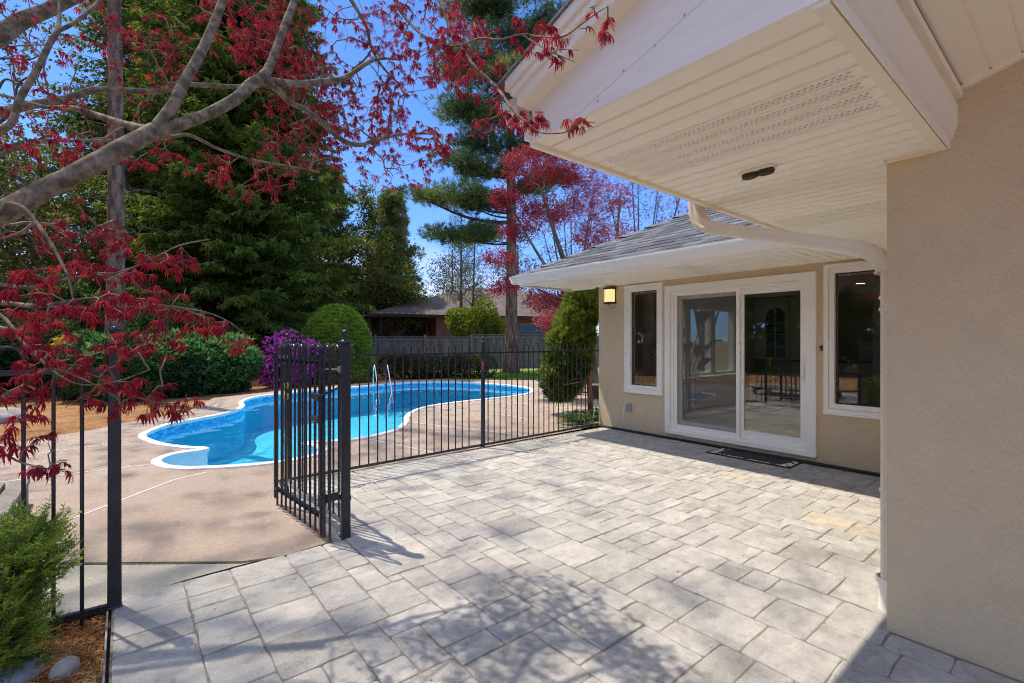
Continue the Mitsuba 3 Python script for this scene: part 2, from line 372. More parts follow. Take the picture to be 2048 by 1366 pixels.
# water sheet with small real ripples
xs, ys = np.arange(0.1, 9.9, 0.055), np.arange(5.9, 15, 0.055)
gx, gy = np.meshgrid(xs, ys, indexing='ij')
q = np.stack([gx, gy, 0 * gx], -1)
gz = WATER + 0.010 * (meshkit.fbm(q * 2.6, 2, seed=3) - 0.5) + 0.0035 * (meshkit.noise(q * 9.0, seed=8) - 0.5)
import shapely
inside = shapely.contains_xy(Polygon(inner).buffer(0.035), gx, gy)
idx = np.arange(gx.size).reshape(gx.shape)
quad = np.stack([idx[:-1, :-1], idx[1:, :-1], idx[1:, 1:], idx[:-1, 1:]], -1)[inside[:-1, :-1] & inside[1:, 1:] & inside[1:, :-1] & inside[:-1, 1:]]
wv = np.stack([gx, gy, gz], -1).reshape(-1, 3)
uq, inv = np.unique(quad, return_inverse=True)
put('water', (wv[uq], inv.reshape(quad.shape)), 'water', kind='structure', label='clear rippled blue water in the pool', cat='water', smooth=True)

# pool handrails
for k_, (x, y) in enumerate(((6.05, 14.05), (6.42, 13.92))):
    d = np.array([-0.25, -0.97])
    h = thing('pool_handrail', ['left', 'right'][k_] + ' of the two curved steel handrails at the pool back edge', 'handrail', 'steel handrails by the pool')
    P = []
    for s, z in ((-0.62, 0.0), (-0.62, 0.45), (-0.60, 0.58), (-0.52, 0.66), (-0.42, 0.66), (-0.30, 0.58), (0.05, 0.22), (0.42, -0.18), (0.62, -0.45)):
        P.append((x + d[0] * s, y + d[1] * s + 0.0, z))
    put('rail', tube(P, 0.024, 8), 'chrome', h, smooth=True)
    put('flange', lathe([(0.0, 0.02), (0.045, 0.018), (0.05, 0.0)], (x - d[0] * 0.62, y - d[1] * 0.62, 0.0)), 'chrome', h)

# ------------------------------------------------------------------ patio of pavers
patio_poly = unary_union([sbox(-0.045, -3.0, 2.885, 3.385), sbox(1.15, 0.6, 6.13, 5.16)])
put('patio', flat(patio_poly, -0.0052), 'joint_sand', kind='structure', label='patio of tumbled grey and beige pavers in an ashlar pattern', cat='patio')
G = 0.0785
GU0, GV0 = -0.04, 3.385 - 49 * G
NU, NV = 79, 72
okc = np.zeros((NU, NV), bool)
for i in range(NU):
    for j in range(NV):
        u, v = GU0 + (i + 0.5) * G, GV0 + (j + 0.5) * G
        okc[i, j] = (u < 2.875 and v < 3.385) or (u > 1.17 and v > 0.66 and v < 5.15 and u < 6.11)
free = okc.copy()
pieces = []
c0 = int((1.22 - GU0) / G)
for j in (40, 51, 62):  # long border slabs beside the gate panel
    pieces.append((c0, j, 5, 11 if j < 62 else 9)); free[c0:c0 + 5, j:j + (11 if j < 62 else 9)] = False
rp = random.Random(11)
sizes = [((4, 4), 20), ((5, 5), 3), ((6, 4), 10), ((4, 6), 7), ((4, 3), 10), ((3, 4), 9), ((6, 3), 8), ((3, 3), 5), ((4, 2), 10), ((2, 4), 7), ((6, 2), 7), ((3, 2), 10), ((2, 3), 7), ((2, 2), 2)]
for j in range(NV):
    for i in range(NU):
        if not free[i, j]: continue
        w = 1
        cand = []
        for (a, b), wt in sizes:
            if i + a <= NU and j + b <= NV and free[i:i + a, j:j + b].all():
                left = 0     # avoid leaving one-cell slivers
                if i + a < NU and free[i + a, j] and (i + a + 1 >= NU or not free[i + a + 1, j]): left = 1
                if j + b < NV and free[i, j + b] and (j + b + 1 >= NV or not free[i, j + b + 1]): left += 1
                cand.append(((a, b), wt * (0.05 if left else 1)))
        if cand:
            (a, b), = rp.choices([c[0] for c in cand], [c[1] for c in cand])
        else:
            a = 1
            while a < 6 and i + a < NU and free[i + a, j]: a += 1
            b = 1
            if a == 1:
                while b < 6 and j + b < NV and free[i, j + b]: b += 1
        free[i:i + a, j:j + b] = False; pieces.append((i, j, a, b))


def paver(i, j, a, b, idx):
    r = np.random.RandomState(1000 + idx)
    gap = 0.0026
    x0, y0, x1, y1 = GU0 + i * G + gap, GV0 + j * G + gap, GU0 + (i + a) * G - gap, GV0 + (j + b) * G - gap
    jig = lambda s=0.004: r.uniform(-s, s)
    c = 0.012 + r.uniform(0, 0.012)
    pts = []
    for (cx, cy, sx, sy) in ((x0, y0, 1, 1), (x1, y0, -1, 1), (x1, y1, -1, -1), (x0, y1, 1, -1)):
        p = [(cx, cy + sy * c), (cx + sx * c * 0.3, cy + sy * c * 0.3), (cx + sx * c, cy)]
        if (sx, sy) in ((-1, 1), (1, -1)): p = p[::-1]
        pts += p
    P = np.array(pts)
    Q = []
    for m in range(12):
        Q.append(P[m])
        if m % 3 == 2:
            d = P[(m + 1) % 12] - P[m]; L = np.linalg.norm(d); nn = np.array([d[1], -d[0]]) / L
            for s in ((0.33, 0.67) if L > 0.12 else (0.5,)): Q.append(P[m] + d * s + nn * (jig(0.0055) - 0.0015))
    Q = np.array(Q); m = len(Q); cen = Q.mean(0)
    top = jig(0.0016); tx, ty = jig(0.004), jig(0.004)
    zt = lambda R, dz: np.full(len(R), dz + top) + (R - cen) @ np.array([tx, ty]) * 1.0
    def inset(R, d):
        w = R - cen; L = np.abs(w).max(0); return cen + w * (1 - d / L)
    R0, R1, R2 = inset(Q, 0.0065), inset(Q, 0.0022), Q
    V = np.vstack([[[*cen, top]], np.c_[R0, zt(R0, 0)], np.c_[R1, zt(R1, -0.001)], np.c_[R2, zt(R2, -0.0034)], np.c_[R2, np.full(m, -0.03)]])
    a_, k_ = np.arange(m), (np.arange(m) + 1) % m
    F = [np.stack([0 * a_, 1 + a_, 1 + k_], 1)]
    for q_ in range(3):
        o, o2 = 1 + q_ * m, 1 + (q_ + 1) * m
        F += [np.stack([o + a_, o2 + a_, o2 + k_], 1), np.stack([o + a_, o2 + k_, o + k_], 1)]
    V[:, 2] += 0.0
    uv = np.c_[V[:, 0] - x0 + 2 + 10 * (idx % 97), V[:, 1] - y0 + 2 + 10 * (idx // 97)]
    return V, np.vstack(F), uv


def seen_area(p):
    i, j, a, b = p; u, v = GU0 + (i + a / 2) * G, GV0 + (j + b / 2) * G
    d = 0.631 * u + 0.776 * v; l = 0.776 * u - 0.631 * v
    inside = d > 1.8 and abs(l) < 1.12 * d and 1.4 / d < 0.75
    return (a * b / (u * u + v * v + 2) ** 1.5) * (1 if inside else 0.001)


order = sorted(range(len(pieces)), key=lambda q: -seen_area(pieces[q]))
rest_v, rest_uv = B(), []
for rank, q in enumerate(order):
    V, F, uv = paver(*pieces[q], q)
    if rank < 300: put('paver', (V, F), 'paver_stone', 'patio', uv=uv)
    else: rest_v.add(V, F); rest_uv.append(uv)
put('small_pavers', rest_v, 'paver_stone', 'patio', kind='stuff', uv=np.vstack(rest_uv), label='the farther pavers of the patio')

# ------------------------------------------------------------------ house
house = thing('house', 'beige stucco house with white soffits and a sliding patio door', 'house')
put('wall', box(2.885, -7.0, -0.05, 3.085, 0.656, 3.9), 'stucco', house, label='near stucco wall')
put('wall', box(3.085, 0.456, -0.05, 6.12, 0.6555, 2.6), 'stucco', house)
wp = Polygon([(0.50, -0.05), (5.245, -0.05), (5.245, 2.42), (0.50, 2.42)])
openings = [sbox(2.06, 0.12, 3.94, 2.17), sbox(4.06, 0.665, 4.67, 2.235), sbox(0.98, 0.65, 1.925, 2.225)]
put('wall', extr_u(wp.difference(unary_union(openings)), 6.12, 6.30), 'stucco', house, label='stucco wall around the patio door')
put('wall', box(6.30, 5.245 - 0.18, -0.05, 7.6, 5.245, 2.42), 'stucco', house)
put('wall', extr_v(Polygon([(7.6, -0.05), (12.0, -0.05), (12.0, 2.42), (7.6, 2.42)]).difference(unary_union([sbox(7.7, 0.72, 8.55, 2.1), sbox(8.62, 0.72, 9.5, 2.1), sbox(9.57, 0.72, 10.5, 2.1)])), 5.245 - 0.18, 5.245), 'stucco', house)
put('wall', box(11.9, 0.5, -0.05, 12.0, 5.06, 2.42), 'stucco', house)
put('base_flashing', box(6.095, 0.70, 0.0, 6.119, 5.235, 0.028), 'attic_dark', house)
# room
put('room', (lambda b: b.add(*box(6.31, 0.66, 0.0, 11.9, 5.06, 0.10)))(B()), 'room_floor', house)
put('room_ceiling', box(6.30, 0.66, 2.40, 11.9, 5.06, 2.44), 'room_ceiling', house)
rw = B()
rw.add(*box(11.80, 0.66, 0.1, 11.89, 5.06, 2.4)); rw.add(*box(6.31, 0.66, 0.1, 11.8, 0.72, 2.4)); rw.add(*box(7.9, 0.73, 0.1, 8.0, 1.95, 2.4))
put('room_wall', rw, 'room_wall', house)


def frame_u(v0, v1, z0, z1, w, u0, u1, wb=None):
    """rectangular frame lying in a plane of constant u"""
    p = sbox(v0, z0, v1, z1).difference(sbox(v0 + w, z0 + (wb or w), v1 - w, z1 - w))
    return extr_u(p, u0, u1)


def pane_u(v0, v1, z0, z1, u):
    return np.array([[u, v0, z0], [u, v1, z0], [u, v1, z1], [u, v0, z1]], float), np.array([[0, 2, 1], [0, 3, 2]])


def window_u(v0, v1, z0, z1, lab):
    w = put('window', frame_u(v0, v1, z0, z1, 0.045, 6.085, 6.14), 'white_trim', house, label=lab)
    put('sash', frame_u(v0 + 0.047, v1 - 0.047, z0 + 0.047, z1 - 0.047, 0.052, 6.105, 6.20), 'white_trim', w)
    put('gasket', frame_u(v0 + 0.095, v1 - 0.095, z0 + 0.095, z1 - 0.095, 0.014, 6.150, 6.185), 'dark_gloss', w)
    put('pane', pane_u(v0 + 0.10, v1 - 0.10, z0 + 0.10, z1 - 0.10, 6.165), 'glass', w)
    put('sill', box(6.075, v0 - 0.004, z0 - 0.02, 6.13, v1 + 0.004, z0 - 0.0005), 'white_trim', w)


window_u(4.03, 4.70, 0.63, 2.265, 'tall narrow fixed window beside the wall lamp')
window_u(0.95, 1.957, 0.61, 2.255, 'tall window beside the downspout')
dr_ = put('sliding_door', frame_u(2.028, 3.972, 0.105, 2.195, 0.085, 6.07, 6.135, 0.03), 'white_trim', house, label='white sliding glass patio door')
put('inner_frame', frame_u(2.115, 3.885, 0.136, 2.108, 0.03, 6.10, 6.25), 'white_trim', dr_)
put('sill', box(6.06, 2.03, 0.082, 6.30, 3.97, 0.132, 0.006), 'white_trim', dr_)
put('fixed_panel', frame_u(2.146, 2.955, 0.167, 2.077, 0.075, 6.165, 6.20, 0.10), 'white_trim', dr_)
put('sliding_panel', frame_u(2.90, 3.854, 0.167, 2.077, 0.075, 6.205, 6.24, 0.10), 'white_trim', dr_)
put('screen_frame', frame_u(2.915, 3.854, 0.150, 2.090, 0.045, 6.125, 6.15, 0.07), 'white_trim', dr_)
put('pane', pane_u(2.215, 2.885, 0.262, 2.007, 6.182), 'glass', dr_)
put('pane', pane_u(2.97, 3.785, 0.262, 2.007, 6.222), 'glass', dr_)
put('screen', pane_u(2.955, 3.815, 0.215, 2.05, 6.138), 'insect_screen', dr_, label='grey insect screen')
hb = B(); hb.add(*box(6.125, 2.155, 0.92, 6.165, 2.185, 1.22, 0.008)); hb.add(*box(6.10, 2.163, 0.95, 6.125, 2.178, 1.19, 0.005))
put('handle', hb, 'white_trim', dr_)
for a, b in ((7.7, 8.55), (8.62, 9.5), (9.57, 10.5)):   # side windows of the room
    v, f = frame_u(a, b, 0.72, 2.1, 0.05, 5.09, 5.23)
    w = put('window', (v[:, [1, 0, 2]], f[:, ::-1]), 'white_trim', house)
    v, f = pane_u(a + 0.04, b - 0.04, 0.76, 2.06, 5.15)
    put('pane', (v[:, [1, 0, 2]], f), 'glass', w)
put('window_board', box(7.6, 4.86, 0.66, 10.6, 5.064, 0.715, 0.006), 'white_trim', house)

# soffits: vinyl strips, each with a groove
STEP = 0.1035


def strip_v(u, v0, v1, z, vented):
    b = B(); w = STEP
    prof = [(0.0, 0.014), (0.003, 0.0), (0.086, 0.0), (0.094, 0.014), (w, 0.014)]
    if vented:
        holes = []
        for r_, uu in enumerate((0.024, 0.044, 0.064)):
            nh = int((v1 - v0 - 0.08) / 0.021)
            for m in range(nh):
                c = v0 + 0.045 + 0.021 * m + 0.0105 * (r_ % 2)
                if c + 0.02 < v1: holes.append(sbox(u + uu - 0.003, c, u + uu + 0.003, c + 0.0135))
        b.add(*flat(sbox(u + 0.003, v0, u + 0.086, v1).difference(unary_union(holes)), z, up=False))
        segs = [(0, 1), (2, 3), (3, 4)]
    else: segs = [(i, i + 1) for i in range(4)]
    for i, j in segs:
        (a, za), (c, zc) = prof[i], prof[j]
        b.add([[u + a, v0, z + za], [u + c, v0, z + zc], [u + c, v1, z + zc], [u + a, v1, z + za]], [[0, 3, 2, 1]])
    return b


SOF = 2.28
n_near = int((6.1 - 1.405) / STEP)
vent = {4, 5, 6, 7, 22, 23, 24, 25}
for k_ in range(n_near):
    u = 1.405 + k_ * STEP
    put('soffit_panel', strip_v(u, 0.47 if u < 2.86 else 0.657, 1.575, SOF, k_ in vent), 'soffit_vinyl', house)
# soffit over the patio door: strips run across to the wall
n_door = int((5.83 - 1.60) / STEP)
for k_ in range(n_door):
    v = 1.60 + k_ * STEP
    m = strip_v(v, 4.93, 6.118 if v < 5.14 else 6.03, SOF + 0.012, k_ in (14, 15, 16, 30, 31, 32))
    vv, ff = m.out(); put('soffit_panel', (vv[:, [1, 0, 2]], ff[:, ::-1]), 'soffit_vinyl', house)
tr = B()
tr.add(*box(1.395, 1.573, 2.262, 4.93, 1.602, 2.36, 0.003))       # eave fascia of the porch roof
tr.add(*box(1.40, 0.436, 2.266, 2.884, 0.475, 2.289))               # J trims
tr.add(*box(2.86, 0.657, 2.262, 6.118, 0.667, 2.285))
put('fascia', tr, 'cream_trim', house, label='cream fascia and trim under the porch eave')
put('fascia', box(1.395, 1.602, 2.30, 4.80, 1.63, 2.50), 'gutter_white', house)
# porch beam with moulded face
bm = B()
bm.add(*extr_u(Polygon([(0.455, 2.29), (0.432, 2.29), (0.432, 2.268), (0.428, 2.268), (0.426, 2.30), (0.415, 2.315), (0.402, 2.36), (0.40, 2.455), (0.41, 2.462), (0.41, 2.475), (0.385, 2.48), (0.385, 2.515), (0.40, 2.53), (0.462, 2.53)]), 1.40, 2.884))
put('porch_beam', bm, 'cream_trim', house)
SL = 0.30
for k_ in range(17):    # raked soffit beyond the beam
    v0 = 0.39 - 0.092 * k_; v1 = v0 - 0.092; zk = lambda v: 2.52 + SL * (0.41 - v)
    row = [(v0, zk(v0) + 0.010), (v0 - 0.009, zk(v0 - 0.009) + 0.010), (v0 - 0.0105, zk(v0 - 0.0105)), (v1, zk(v1)), (v1, zk(v1) + 0.010)]
    V = np.array([(u, v, z) for u in (1.38, 2.884) for v, z in row]); q = np.arange(4)
    put('raked_soffit_panel', (V, np.stack([q, q + 5, q + 6, q + 1], 1)), 'soffit_vinyl', house)
cv = B()
for k_ in range(1): cv.add(*sqbar((2.872, 0.43, 2.506), (2.872, -1.0, 2.506 + 1.43 * SL), 0.024, 0.02))
cv.add(*sqbar((2.878, 0.47, 2.272), (2.878, 0.656, 2.272), 0.014, 0.014))
cv.add(*sqbar((2.879, 0.434, 2.27), (2.879, 0.434, 2.52), 0.010, 0.010))
put('wall_trim', cv, 'cream_trim', house)
# gable return panel and rake boards at the near end
gp = [(1.575, 2.281), (0.43, 2.281), (0.43, 2.281 + 0.155 + 0.34), (1.575, 2.436)]
put('gable_panel', extr_u(Polygon([(1.575, 2.281), (1.36, 2.281), (0.43, 2.5605), (0.43, 2.78), (1.575, 2.436)]), 1.395, 1.41), 'panel_white', house)
put('gable_panel', extr_u(Polygon([(1.352, 2.281), (0.43, 2.281), (0.43, 2.558)]), 1.395, 1.41), 'panel_white', house)
put('gable_panel', extr_u(Polygon([(0.428, 2.505), (-3.2, 2.51 + SL * 3.61), (-3.2, 2.43 + SL * 4.775), (0.428, 2.43 + SL * 1.147)]), 1.384, 1.398), 'panel_white', house)
nails = B()
for v, z in ((1.55, 2.30), (1.38, 2.30), (1.08, 2.372), (0.84, 2.445), (0.62, 2.51), (1.2, 2.31), (0.95, 2.40), (1.55, 2.40)):
    nails.add(*lathe([(0, 0.002), (0.004, 0.0015), (0.005, 0)], (0, 0, 0), 8)); nails.v[-1] = np.stack([1.3945 - nails.v[-1][:, 2], v + nails.v[-1][:, 0], z + nails.v[-1][:, 1]], 1)
put('nail_head', nails, 'bare_metal', house, kind='stuff')


def rake(u0, u1, off0, off1, v_lo, v_hi=-3.2):
    """board along the rake: off = height above the line of the panel's upper edge"""
    zz = lambda v: 2.43 + SL * (1.575 - v)
    return extr_u(Polygon([(v_lo, zz(v_lo) + off0), (v_hi, zz(v_hi) + off0), (v_hi, zz(v_hi) + off1), (v_lo, zz(v_lo) + off1)]), u0, u1)


put('rake_board', rake(1.315, 1.4, -0.012, 0.04, 1.585), 'cream_trim', house)
put('rake_board', rake(1.30, 1.4, 0.041, 0.070, 1.61), 'white_trim', house)
put('rake_board', rake(1.285, 1.4, 0.071, 0.118, 1.63), 'cream_trim', house)
put('rake_edge', rake(1.275, 1.45, 0.1185, 0.133, 1.70), 'shingle', house)


def gutter(axis, at, s0, s1, z, sign):
    """ogee gutter; profile in (offset outwards, z)"""
    pr = [(0.0, 0.12), (0.0, 0.0), (0.055, 0.0), (0.075, 0.02), (0.085, 0.05), (0.11, 0.075), (0.12, 0.10), (0.12, 0.125), (0.108, 0.125), (0.108, 0.105), (0.095, 0.08), (0.072, 0.052), (0.062, 0.025), (0.05, 0.006), (0.006, 0.006), (0.006, 0.12)]
    p = Polygon([(at + sign * o, z + h) for o, h in pr]).buffer(0)
    return extr_u(p, s0, s1) if axis == 'u' else extr_v(p, s0, s1)


g1 = B(); g1.add(*gutter('u', 1.631, 1.36, 4.80, 2.365, 1)); g1.add(*extr_u(Polygon([(1.631, 2.366), (1.686, 2.366), (1.706, 2.386), (1.716, 2.415), (1.741, 2.44), (1.751, 2.465), (1.751, 2.488), (1.631, 2.488)]), 1.352, 1.3602))
put('gutter', g1, 'gutter_white', house, label='white gutter along the porch eave', smooth=30)
put('gutter', gutter('v', 4.92, 1.70, 5.93, 2.31, -1), 'gutter_white', house, label='white gutter over the patio door', smooth=30)
g3 = gutter('u', 5.86, 4.805, 6.03, 2.31, 1)
put('gutter', g3, 'gutter_white', house, smooth=30)
ft = B(); ft.add(*box(4.92, 1.605, 2.272, 4.945, 5.86, 2.42)); ft.add(*box(4.945, 5.83, 2.272, 6.03, 5.86, 2.42)); ft.add(*box(6.03, 5.245, 2.272, 6.05, 5.86, 2.42))
put('fascia', ft, 'white_trim', house, label='white fascia over the patio door')
# roofs
PT = 0.50
U0, VH, ZE = 4.885, 5.935, 2.425
rf = B()
A = (U0, VH, ZE); L = 4.4
rf.add([(U0 + 0.02, 1.2, ZE - 0.012), (U0 + 0.02, VH - 0.02, ZE - 0.012), (U0 + L, VH - L, ZE + L * PT - 0.012), (U0 + L, 1.2, ZE + L * PT - 0.012)], [[0, 3, 2, 1]])
rf.add([(U0 + 0.02, VH - 0.02, ZE - 0.012), (6.05, VH - 0.02, ZE - 0.012), (6.05, 5.3, ZE + 0.64 * PT - 0.01), (12.6, 5.3, ZE + 0.64 * PT - 0.01), (12.6, VH - L, ZE + L * PT - 0.012), (U0 + L, VH - L, ZE + L * PT - 0.012)], np.array([[0, 1, 5], [1, 2, 5], [2, 3, 4], [2, 4, 5]]))
rf.add([(12.6, 5.3, ZE + 0.6 * PT), (12.6, 1.2, ZE + L * PT), (12.6, 0.5, 2.3), (12.6, 5.3, 2.3)], [[0, 1, 2, 3]])
rf.add([(U0 + L, 1.2, ZE + L * PT - 0.012), (U0 + L, VH - L, ZE + L * PT - 0.012), (12.6, VH - L, ZE + L * PT - 0.012), (12.6, 1.2, ZE + L * PT - 0.012)], [[0, 1, 2, 3]])
roof = put('roof', rf, 'shingle', house, label='grey asphalt shingle roof over the patio door')
rp = random.Random(5)
ns, restb, restuv = 0, B(), []
for r_ in range(30):
    k0 = r_ * 0.135
    v = 1.25 - rp.uniform(0, 0.3)
    vmax = VH - k0 * 1.0
    while v < vmax:
        w = rp.choice((0.16, 0.22, 0.26, 0.31)); v1 = min(v + w, vmax)
        th = rp.choice((0.009, 0.013, 0.018)); k1 = k0 + 0.15
        vb = min(v1, VH - k1); va = min(v, VH - k1)
        if v1 > 1.3:
            z = lambda k: ZE + k * PT
            V = np.array([(U0 + k0, v, z(k0) + th), (U0 + k0, v1 - 0.004, z(k0) + th), (U0 + k1, vb, z(k1) + 0.004), (U0 + k1, va, z(k1) + 0.004),
                (U0 + k0, v, z(k0) - 0.01), (U0 + k0, v1 - 0.004, z(k0) - 0.01), (U0 + k1, vb, z(k1) - 0.01), (U0 + k1, va, z(k1) - 0.01)])
            Fq = np.array([[0, 3, 2, 1], [0, 1, 5, 4], [1, 2, 6, 5], [3, 0, 4, 7]])
            uv = np.c_[V[:, 1] - v + 2 + 10 * (ns % 83), V[:, 0] - U0 - k0 + 2 + 10 * (ns // 83)]
            if ns < 300: put('shingle', (V, Fq), 'shingle', roof, uv=uv)
            else: restb.add(V, Fq); restuv.append(uv)
            ns += 1
        v = v1
put('upper_shingles', restb, 'shingle', roof, kind='stuff', uv=np.vstack(restuv), label='upper rows of roof shingles')
hc = B()
for k_ in range(15):
    k = k_ * 0.29; z = ZE + k * PT + 0.012
    k2 = k + 0.33
    hc.add([(U0 + k - 0.02, VH - k + 0.02, z + 0.02), (U0 + k - 0.02 - 0.0, VH - k - 0.16, z), (U0 + k + 0.14, VH - k + 0.02, z), (U0 + k2, VH - k2, z + 0.33 * PT), (U0 + k2 - 0.0, VH - k2 - 0.14, z + 0.33 * PT - 0.02), (U0 + k2 + 0.14, VH - k2, z + 0.33 * PT - 0.02)], np.array([[0, 1, 4], [0, 4, 3], [0, 3, 5], [0, 5, 2]]))
put('hip_cap', hc, 'shingle', roof)
# porch / near wing roof: gable along u
zr = lambda v: 2.575 + SL * (1.66 - v)
VR = -3.4
nr = B()
nr.add(*extr_u(Polygon([(1.76, zr(1.76)), (VR, zr(VR)), (-8.6, zr(VR) - SL * 5.2), (-8.6, zr(VR) - SL * 5.2 - 0.02), (VR, zr(VR) - 0.03), (1.76, zr(1.76) - 0.02)]), 1.33, 12.6))
nr.add(*extr_u(Polygon([(0.40, 2.6), (0.40, zr(0.4) - 0.04), (VR, zr(VR) - 0.04), (-7, zr(-3.4) - SL * 3.6 - 0.04), (-7, 2.6)]), 3.1, 3.2))
put('roof', nr, 'shingle', house, label='roof over the near wing')
put('wall', extr_u(Polygon([(0.5, 2.6), (0.5, zr(0.5) - 0.05), (VR, zr(VR) - 0.05), (-7, zr(VR) - SL * 3.6 - 0.05), (-7, 3.9), (0.5, 3.0)]).buffer(0), 2.90, 3.08), 'stucco', house)

# downspout
Y = 2.945


def rect_sweep(P, a, b, nrib=2):
    """ribbed rectangular pipe along P in a plane of constant u; a = width along u, b = depth"""
    P = np.array(P, float); t = np.gradient(P, axis=0); t /= np.linalg.norm(t, axis=1, keepdims=True)
    nn = np.stack([0 * t[:, 0], -t[:, 2], t[:, 1]], 1)
    cs = []
    for s in np.linspace(-1, 1, 2 * nrib + 1)[:-1]: cs.append((s * a / 2, -b / 2 - 0.004 * (int(round((s + 1) * nrib)) % 2)))
    for s in np.linspace(-1, 1, 2 * nrib + 1)[:-1]: cs.append((a / 2 + 0.004 * (int(round((s + 1) * nrib)) % 2), s * b / 2))
    for s in np.linspace(1, -1, 2 * nrib + 1)[:-1]: cs.append((s * a / 2, b / 2 + 0.004 * (int(round((s + 1) * nrib)) % 2)))
    for s in np.linspace(1, -1, 2 * nrib + 1)[:-1]: cs.append((-a / 2 - 0.004 * (int(round((s + 1) * nrib)) % 2), s * b / 2))
    cs = np.array(cs); n = len(cs)
    V = (P[:, None] + cs[None, :, :1] * np.array([1, 0, 0]) + cs[None, :, 1:] * nn[:, None]).reshape(-1, 3)
    i = np.arange(len(P) - 1)[:, None] * n; j = np.arange(n)[None]; k = (j + 1) % n
    return V, np.stack([i + j, i + k, i + n + k, i + n + j], -1).reshape(-1, 4)


def arc(c, r, a0, a1, n=9): return [(Y, c[0] + r * math.cos(a), c[1] + r * math.sin(a)) for a in np.linspace(a0, a1, n)]


path = [(2.95, 1.685, 2.366), (2.95, 1.685, 2.29)]
path += [(2.95, 1.683, 2.25), (2.951, 1.675, 2.215), (2.952, 1.655, 2.18), (2.955, 1.625, 2.155), (2.96, 1.585, 2.135), (2.966, 1.54, 2.12)]
path += [(3.02, 1.2, 2.02), (3.075, 0.86, 1.915)]
path += [(3.083, 0.82, 1.90), (3.09, 0.78, 1.88), (3.095, 0.745, 1.85), (3.10, 0.720, 1.81), (3.10, 0.708, 1.77)]
Y = 3.10
ds = put('downspout', rect_sweep(path, 0.096, 0.070), 'downspout_cream', house, label='cream downspout crossing from the eave to the wall', smooth=False)
put('lower_pipe', rect_sweep([(Y, 0.697, 1.80), (Y, 0.697, 1.2), (Y, 0.697, 0.17)], 0.074, 0.054), 'downspout_cream', ds)
el = [B(), B()]
for p in path[2:8] + path[10:]:
    i = path.index(p); q = rect_sweep([path[i - 1], p], 0.102, 0.078)[0]
    t_ = np.array(path[min(i + 1, len(path) - 1)]) - np.array(path[i - 1]); t_ /= np.linalg.norm(t_)
    pp = np.array(p); el[int(i > 8)].add(*rect_sweep([pp - t_ * 0.004, pp + t_ * 0.004], 0.108, 0.082))
for q in el: put('elbow_ribs', q, 'downspout_cream', ds, kind='stuff')
st = B()
for z in (1.62, 1.56, 0.62): st.add(*box(Y - 0.043, 0.66, z, Y + 0.043, 0.732, z + 0.02, 0.002))
put('strap', st, 'downspout_cream', ds)
put('drain_pipe', lathe([(0.04, 0.0), (0.04, 0.14), (0.052, 0.14), (0.052, 0.17), (0.045, 0.17)], (Y, 0.70, 0.0), 16), 'white_trim', ds, smooth=30)

# ------------------------------------------------------------------ things on and at the house
mat('lamp_bronze', (0.05, 0.038, 0.03), 0.45, metallic=0.4)
t = thing('wall_lamp', 'lit bronze wall lamp with amber glass left of the narrow window', 'wall lamp')
hf = B()
hf.add(*box(6.095, 4.885, 2.02, 6.119, 5.055, 2.25, 0.004))
hf.add(*extrude(Polygon([(6.10, 4.865), (6.02, 4.875), (5.985, 4.92), (5.985, 5.02), (6.02, 5.065), (6.10, 5.075)]), 2.235, 2.262))
hf.add(*extrude(Polygon([(6.10, 4.865), (6.02, 4.875), (5.985, 4.92), (5.985, 5.02), (6.02, 5.065), (6.10, 5.075)]), 2.005, 2.03))
for a, b in ((5.07, 4.87),):
    hf.add(*sqbar((6.085, 4.872, 2.02), (6.085, 4.872, 2.24), 0.012)); hf.add(*sqbar((6.085, 5.068, 2.02), (6.085, 5.068, 2.24), 0.012))
hf.add(*lathe([(0.0, 0.02), (0.012, 0.018), (0.014, 0.0), (0.008, -0.012), (0.0, -0.014)], (6.04, 4.97, 2.0), 10))
put('housing', hf, 'lamp_bronze', t)
scene['surface_lamp_white'] = {'type': 'twosided', 'b': {'type': 'diffuse', 'reflectance': rgb(0.6, 0.5, 0.3)}}
k = put('glass_shade', extrude(Polygon([(6.094, 4.885), (6.025, 4.892), (6.0, 4.93), (6.0, 5.01), (6.025, 5.048), (6.094, 5.055)]), 2.0305, 2.2345), 'lamp_white', t, label='glowing amber glass shade', smooth=30)
scene[k]['emitter'] = {'type': 'area', 'radiance': rgb(0.125, 0.094, 0.036)}

t = thing('outlet_box', 'grey weatherproof outlet box on the stucco below the narrow window', 'outlet')
put('cover', box(6.065, 4.57, 0.325, 6.119, 4.645, 0.44, 0.008), 'far_grey', t)
put('plug', (lambda b: b.add(*box(6.05, 4.66, 0.33, 6.119, 4.71, 0.42, 0.006)))(B()), 'pot_white', t)
put('cord', tube([(6.06, 4.685, 0.335), (6.055, 4.69, 0.25), (6.07, 4.72, 0.15), (6.09, 4.76, 0.06), (6.085, 4.80, 0.02)], 0.004, 5), 'white_trim', t)
t = thing('door_bell', 'small dark door bell button right of the patio door', 'door bell')
put('button_case', box(6.10, 1.972, 1.295, 6.119, 2.004, 1.355, 0.004), 'dark_gloss', t)
put('button', box(6.096, 1.982, 1.305, 6.102, 1.994, 1.318, 0.002), 'white_trim', t)

